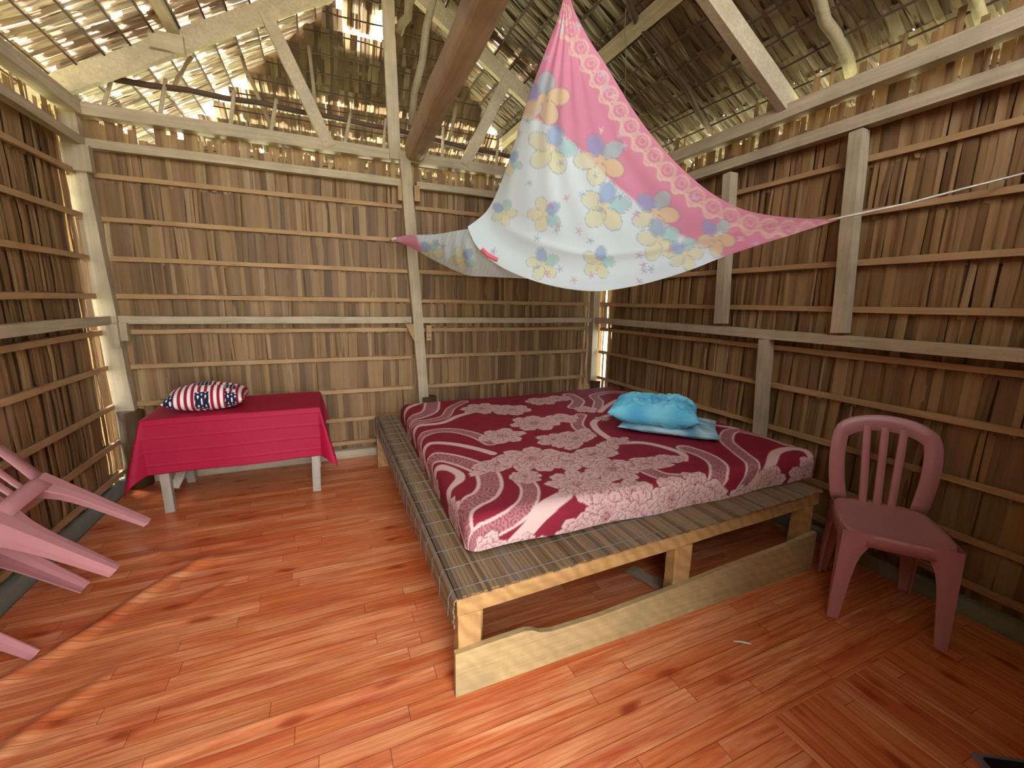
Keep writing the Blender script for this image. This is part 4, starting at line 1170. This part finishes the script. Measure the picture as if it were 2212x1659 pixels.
# the arm pulled towards the middle post
At = [(852, 514, -0.10), (880, 508, -0.2), (940, 506, -0.5), (1000, 496, -0.85), (1040, 490, -1.0), (1085, 488, -1.1)]
Ab = [(852, 520, -0.10), (885, 533, -0.2), (945, 566, -0.5), (1005, 593, -0.8), (1060, 598, -1.0), (1150, 602, -1.2)]
NA, NB = 150, 60
ta, ba = resample(chain3(At), NA), resample(chain3(Ab), NA)
k_ = np.linspace(0, 1, NB)[None, :, None]
for nm, sg in (('side_fold', 1), ('side_fold', -1)):
    arm = ta[:, None, :] * (1 - k_) + ba[:, None, :] * k_
    e2 = np.sin(np.pi * k_[..., 0]) * np.linspace(0.1, 1, NA)[:, None]
    arm = arm + toward * (sg * (0.09 if sg > 0 else 0.14) * e2 + 0.008 * np.sin(np.linspace(0, 60, NA)[:, None] + 5 * k_[..., 0]) * e2)[..., None]
    v = arm.reshape(-1, 3); o = obj(nm, v, grid_faces(NA, NB), M_net, net, True); set_colors(o, net_cols(v, True))
tube('knot', [ony(856, 515, -0.12), ony(846, 517, -0.06), ony(843, 520, -0.01)], 0.012, M_string, net, n=6, r2=0.006)
tube('hem', [ony(1040, 538, -1.22), ony(1055, 552, -1.23), ony(1075, 562, -1.25)], 0.012, plain('hem_pink', lin(214, 90, 110), 0.8), net, n=6)
tube('string', [ony(1790, 476, -2.37), ony(1860, 461, -2.46), onx(1960, 440, -0.20), onx(2080, 408, -0.10), onx(2215, 374, 0.03)], 0.0055, M_string, net, n=6, r2=0.004)
tube('string', [topp, topp + np.array([0.0, 0.02, 0.25]), np.array([topp[0] + 0.03, topp[1] + .05, roof_z(topp[0]) - 0.05])], 0.004, M_string, net, n=6)

# ------------------------------------------------------------------ small things on the floor
p0, p1 = onz(1585, 1385, 0.01), onz(1622, 1391, 0.01)
st = thing('drinking_straw', 'thin white scrap of straw on the floor in front of the bed', 'straw', tuple(p0))
tube('straw_tube', [p0, (p0 + p1) / 2 + np.array([0, 0.004, 0]), p1], 0.0035, M_string, st, n=6)
p0, p1 = onz(1360, 1228, 0.02), onz(1432, 1266, 0.02)
oc = thing('wood_offcut', 'pale grey wood offcut lying on the floor under the bed', 'wood', (p0[0], p0[1], 0))
timber('offcut_piece', p0, p1, 0.02, 0.07, GREYW[3], oc, side=(0, 0, 1), seg=5, jit=0.004)
p0, p1 = onz(1668, 1132, 0.02), onz(1720, 1160, 0.02)
oc = thing('wood_offcut', 'narrow wooden offcut under the bed nearest the right chair', 'wood', (p0[0], p0[1], 0))
timber('offcut_piece', p0, p1, 0.02, 0.04, BEDW[3], oc, side=(0, 0, 1), seg=4, jit=0.003)
# dark door mat whose corner shows at the lower right
c0 = onz(2096, 1622, 0.02)[:2]; e1 = norm((onz(2212, 1638, 0.02) - onz(2096, 1622, 0.02)))[:2]; e2 = np.array([e1[1], -e1[0]])
rg = thing('door_mat', 'dark mat with a greyish border at the lower right edge', 'mat', (c0[0], c0[1], 0.0))
def quad_slab(name, a0, a1, b0, b1, z0, z1, mat):
    V = [np.r_[c0 + e1 * a + e2 * b, z] for z in (z0, z1) for a, b in ((a0, b0), (a1, b0), (a1, b1), (a0, b1))]
    return bevel(obj(name, V, [(3, 2, 1, 0), (4, 5, 6, 7), (0, 1, 5, 4), (1, 2, 6, 5), (2, 3, 7, 6), (3, 0, 4, 7)], mat, rg), 0.003)
quad_slab('border', 0, 0.6, 0, 0.42, 0.006, 0.018, M_rugedge)
quad_slab('pile', 0.018, 0.582, 0.018, 0.402, 0.015, 0.026, M_rug)
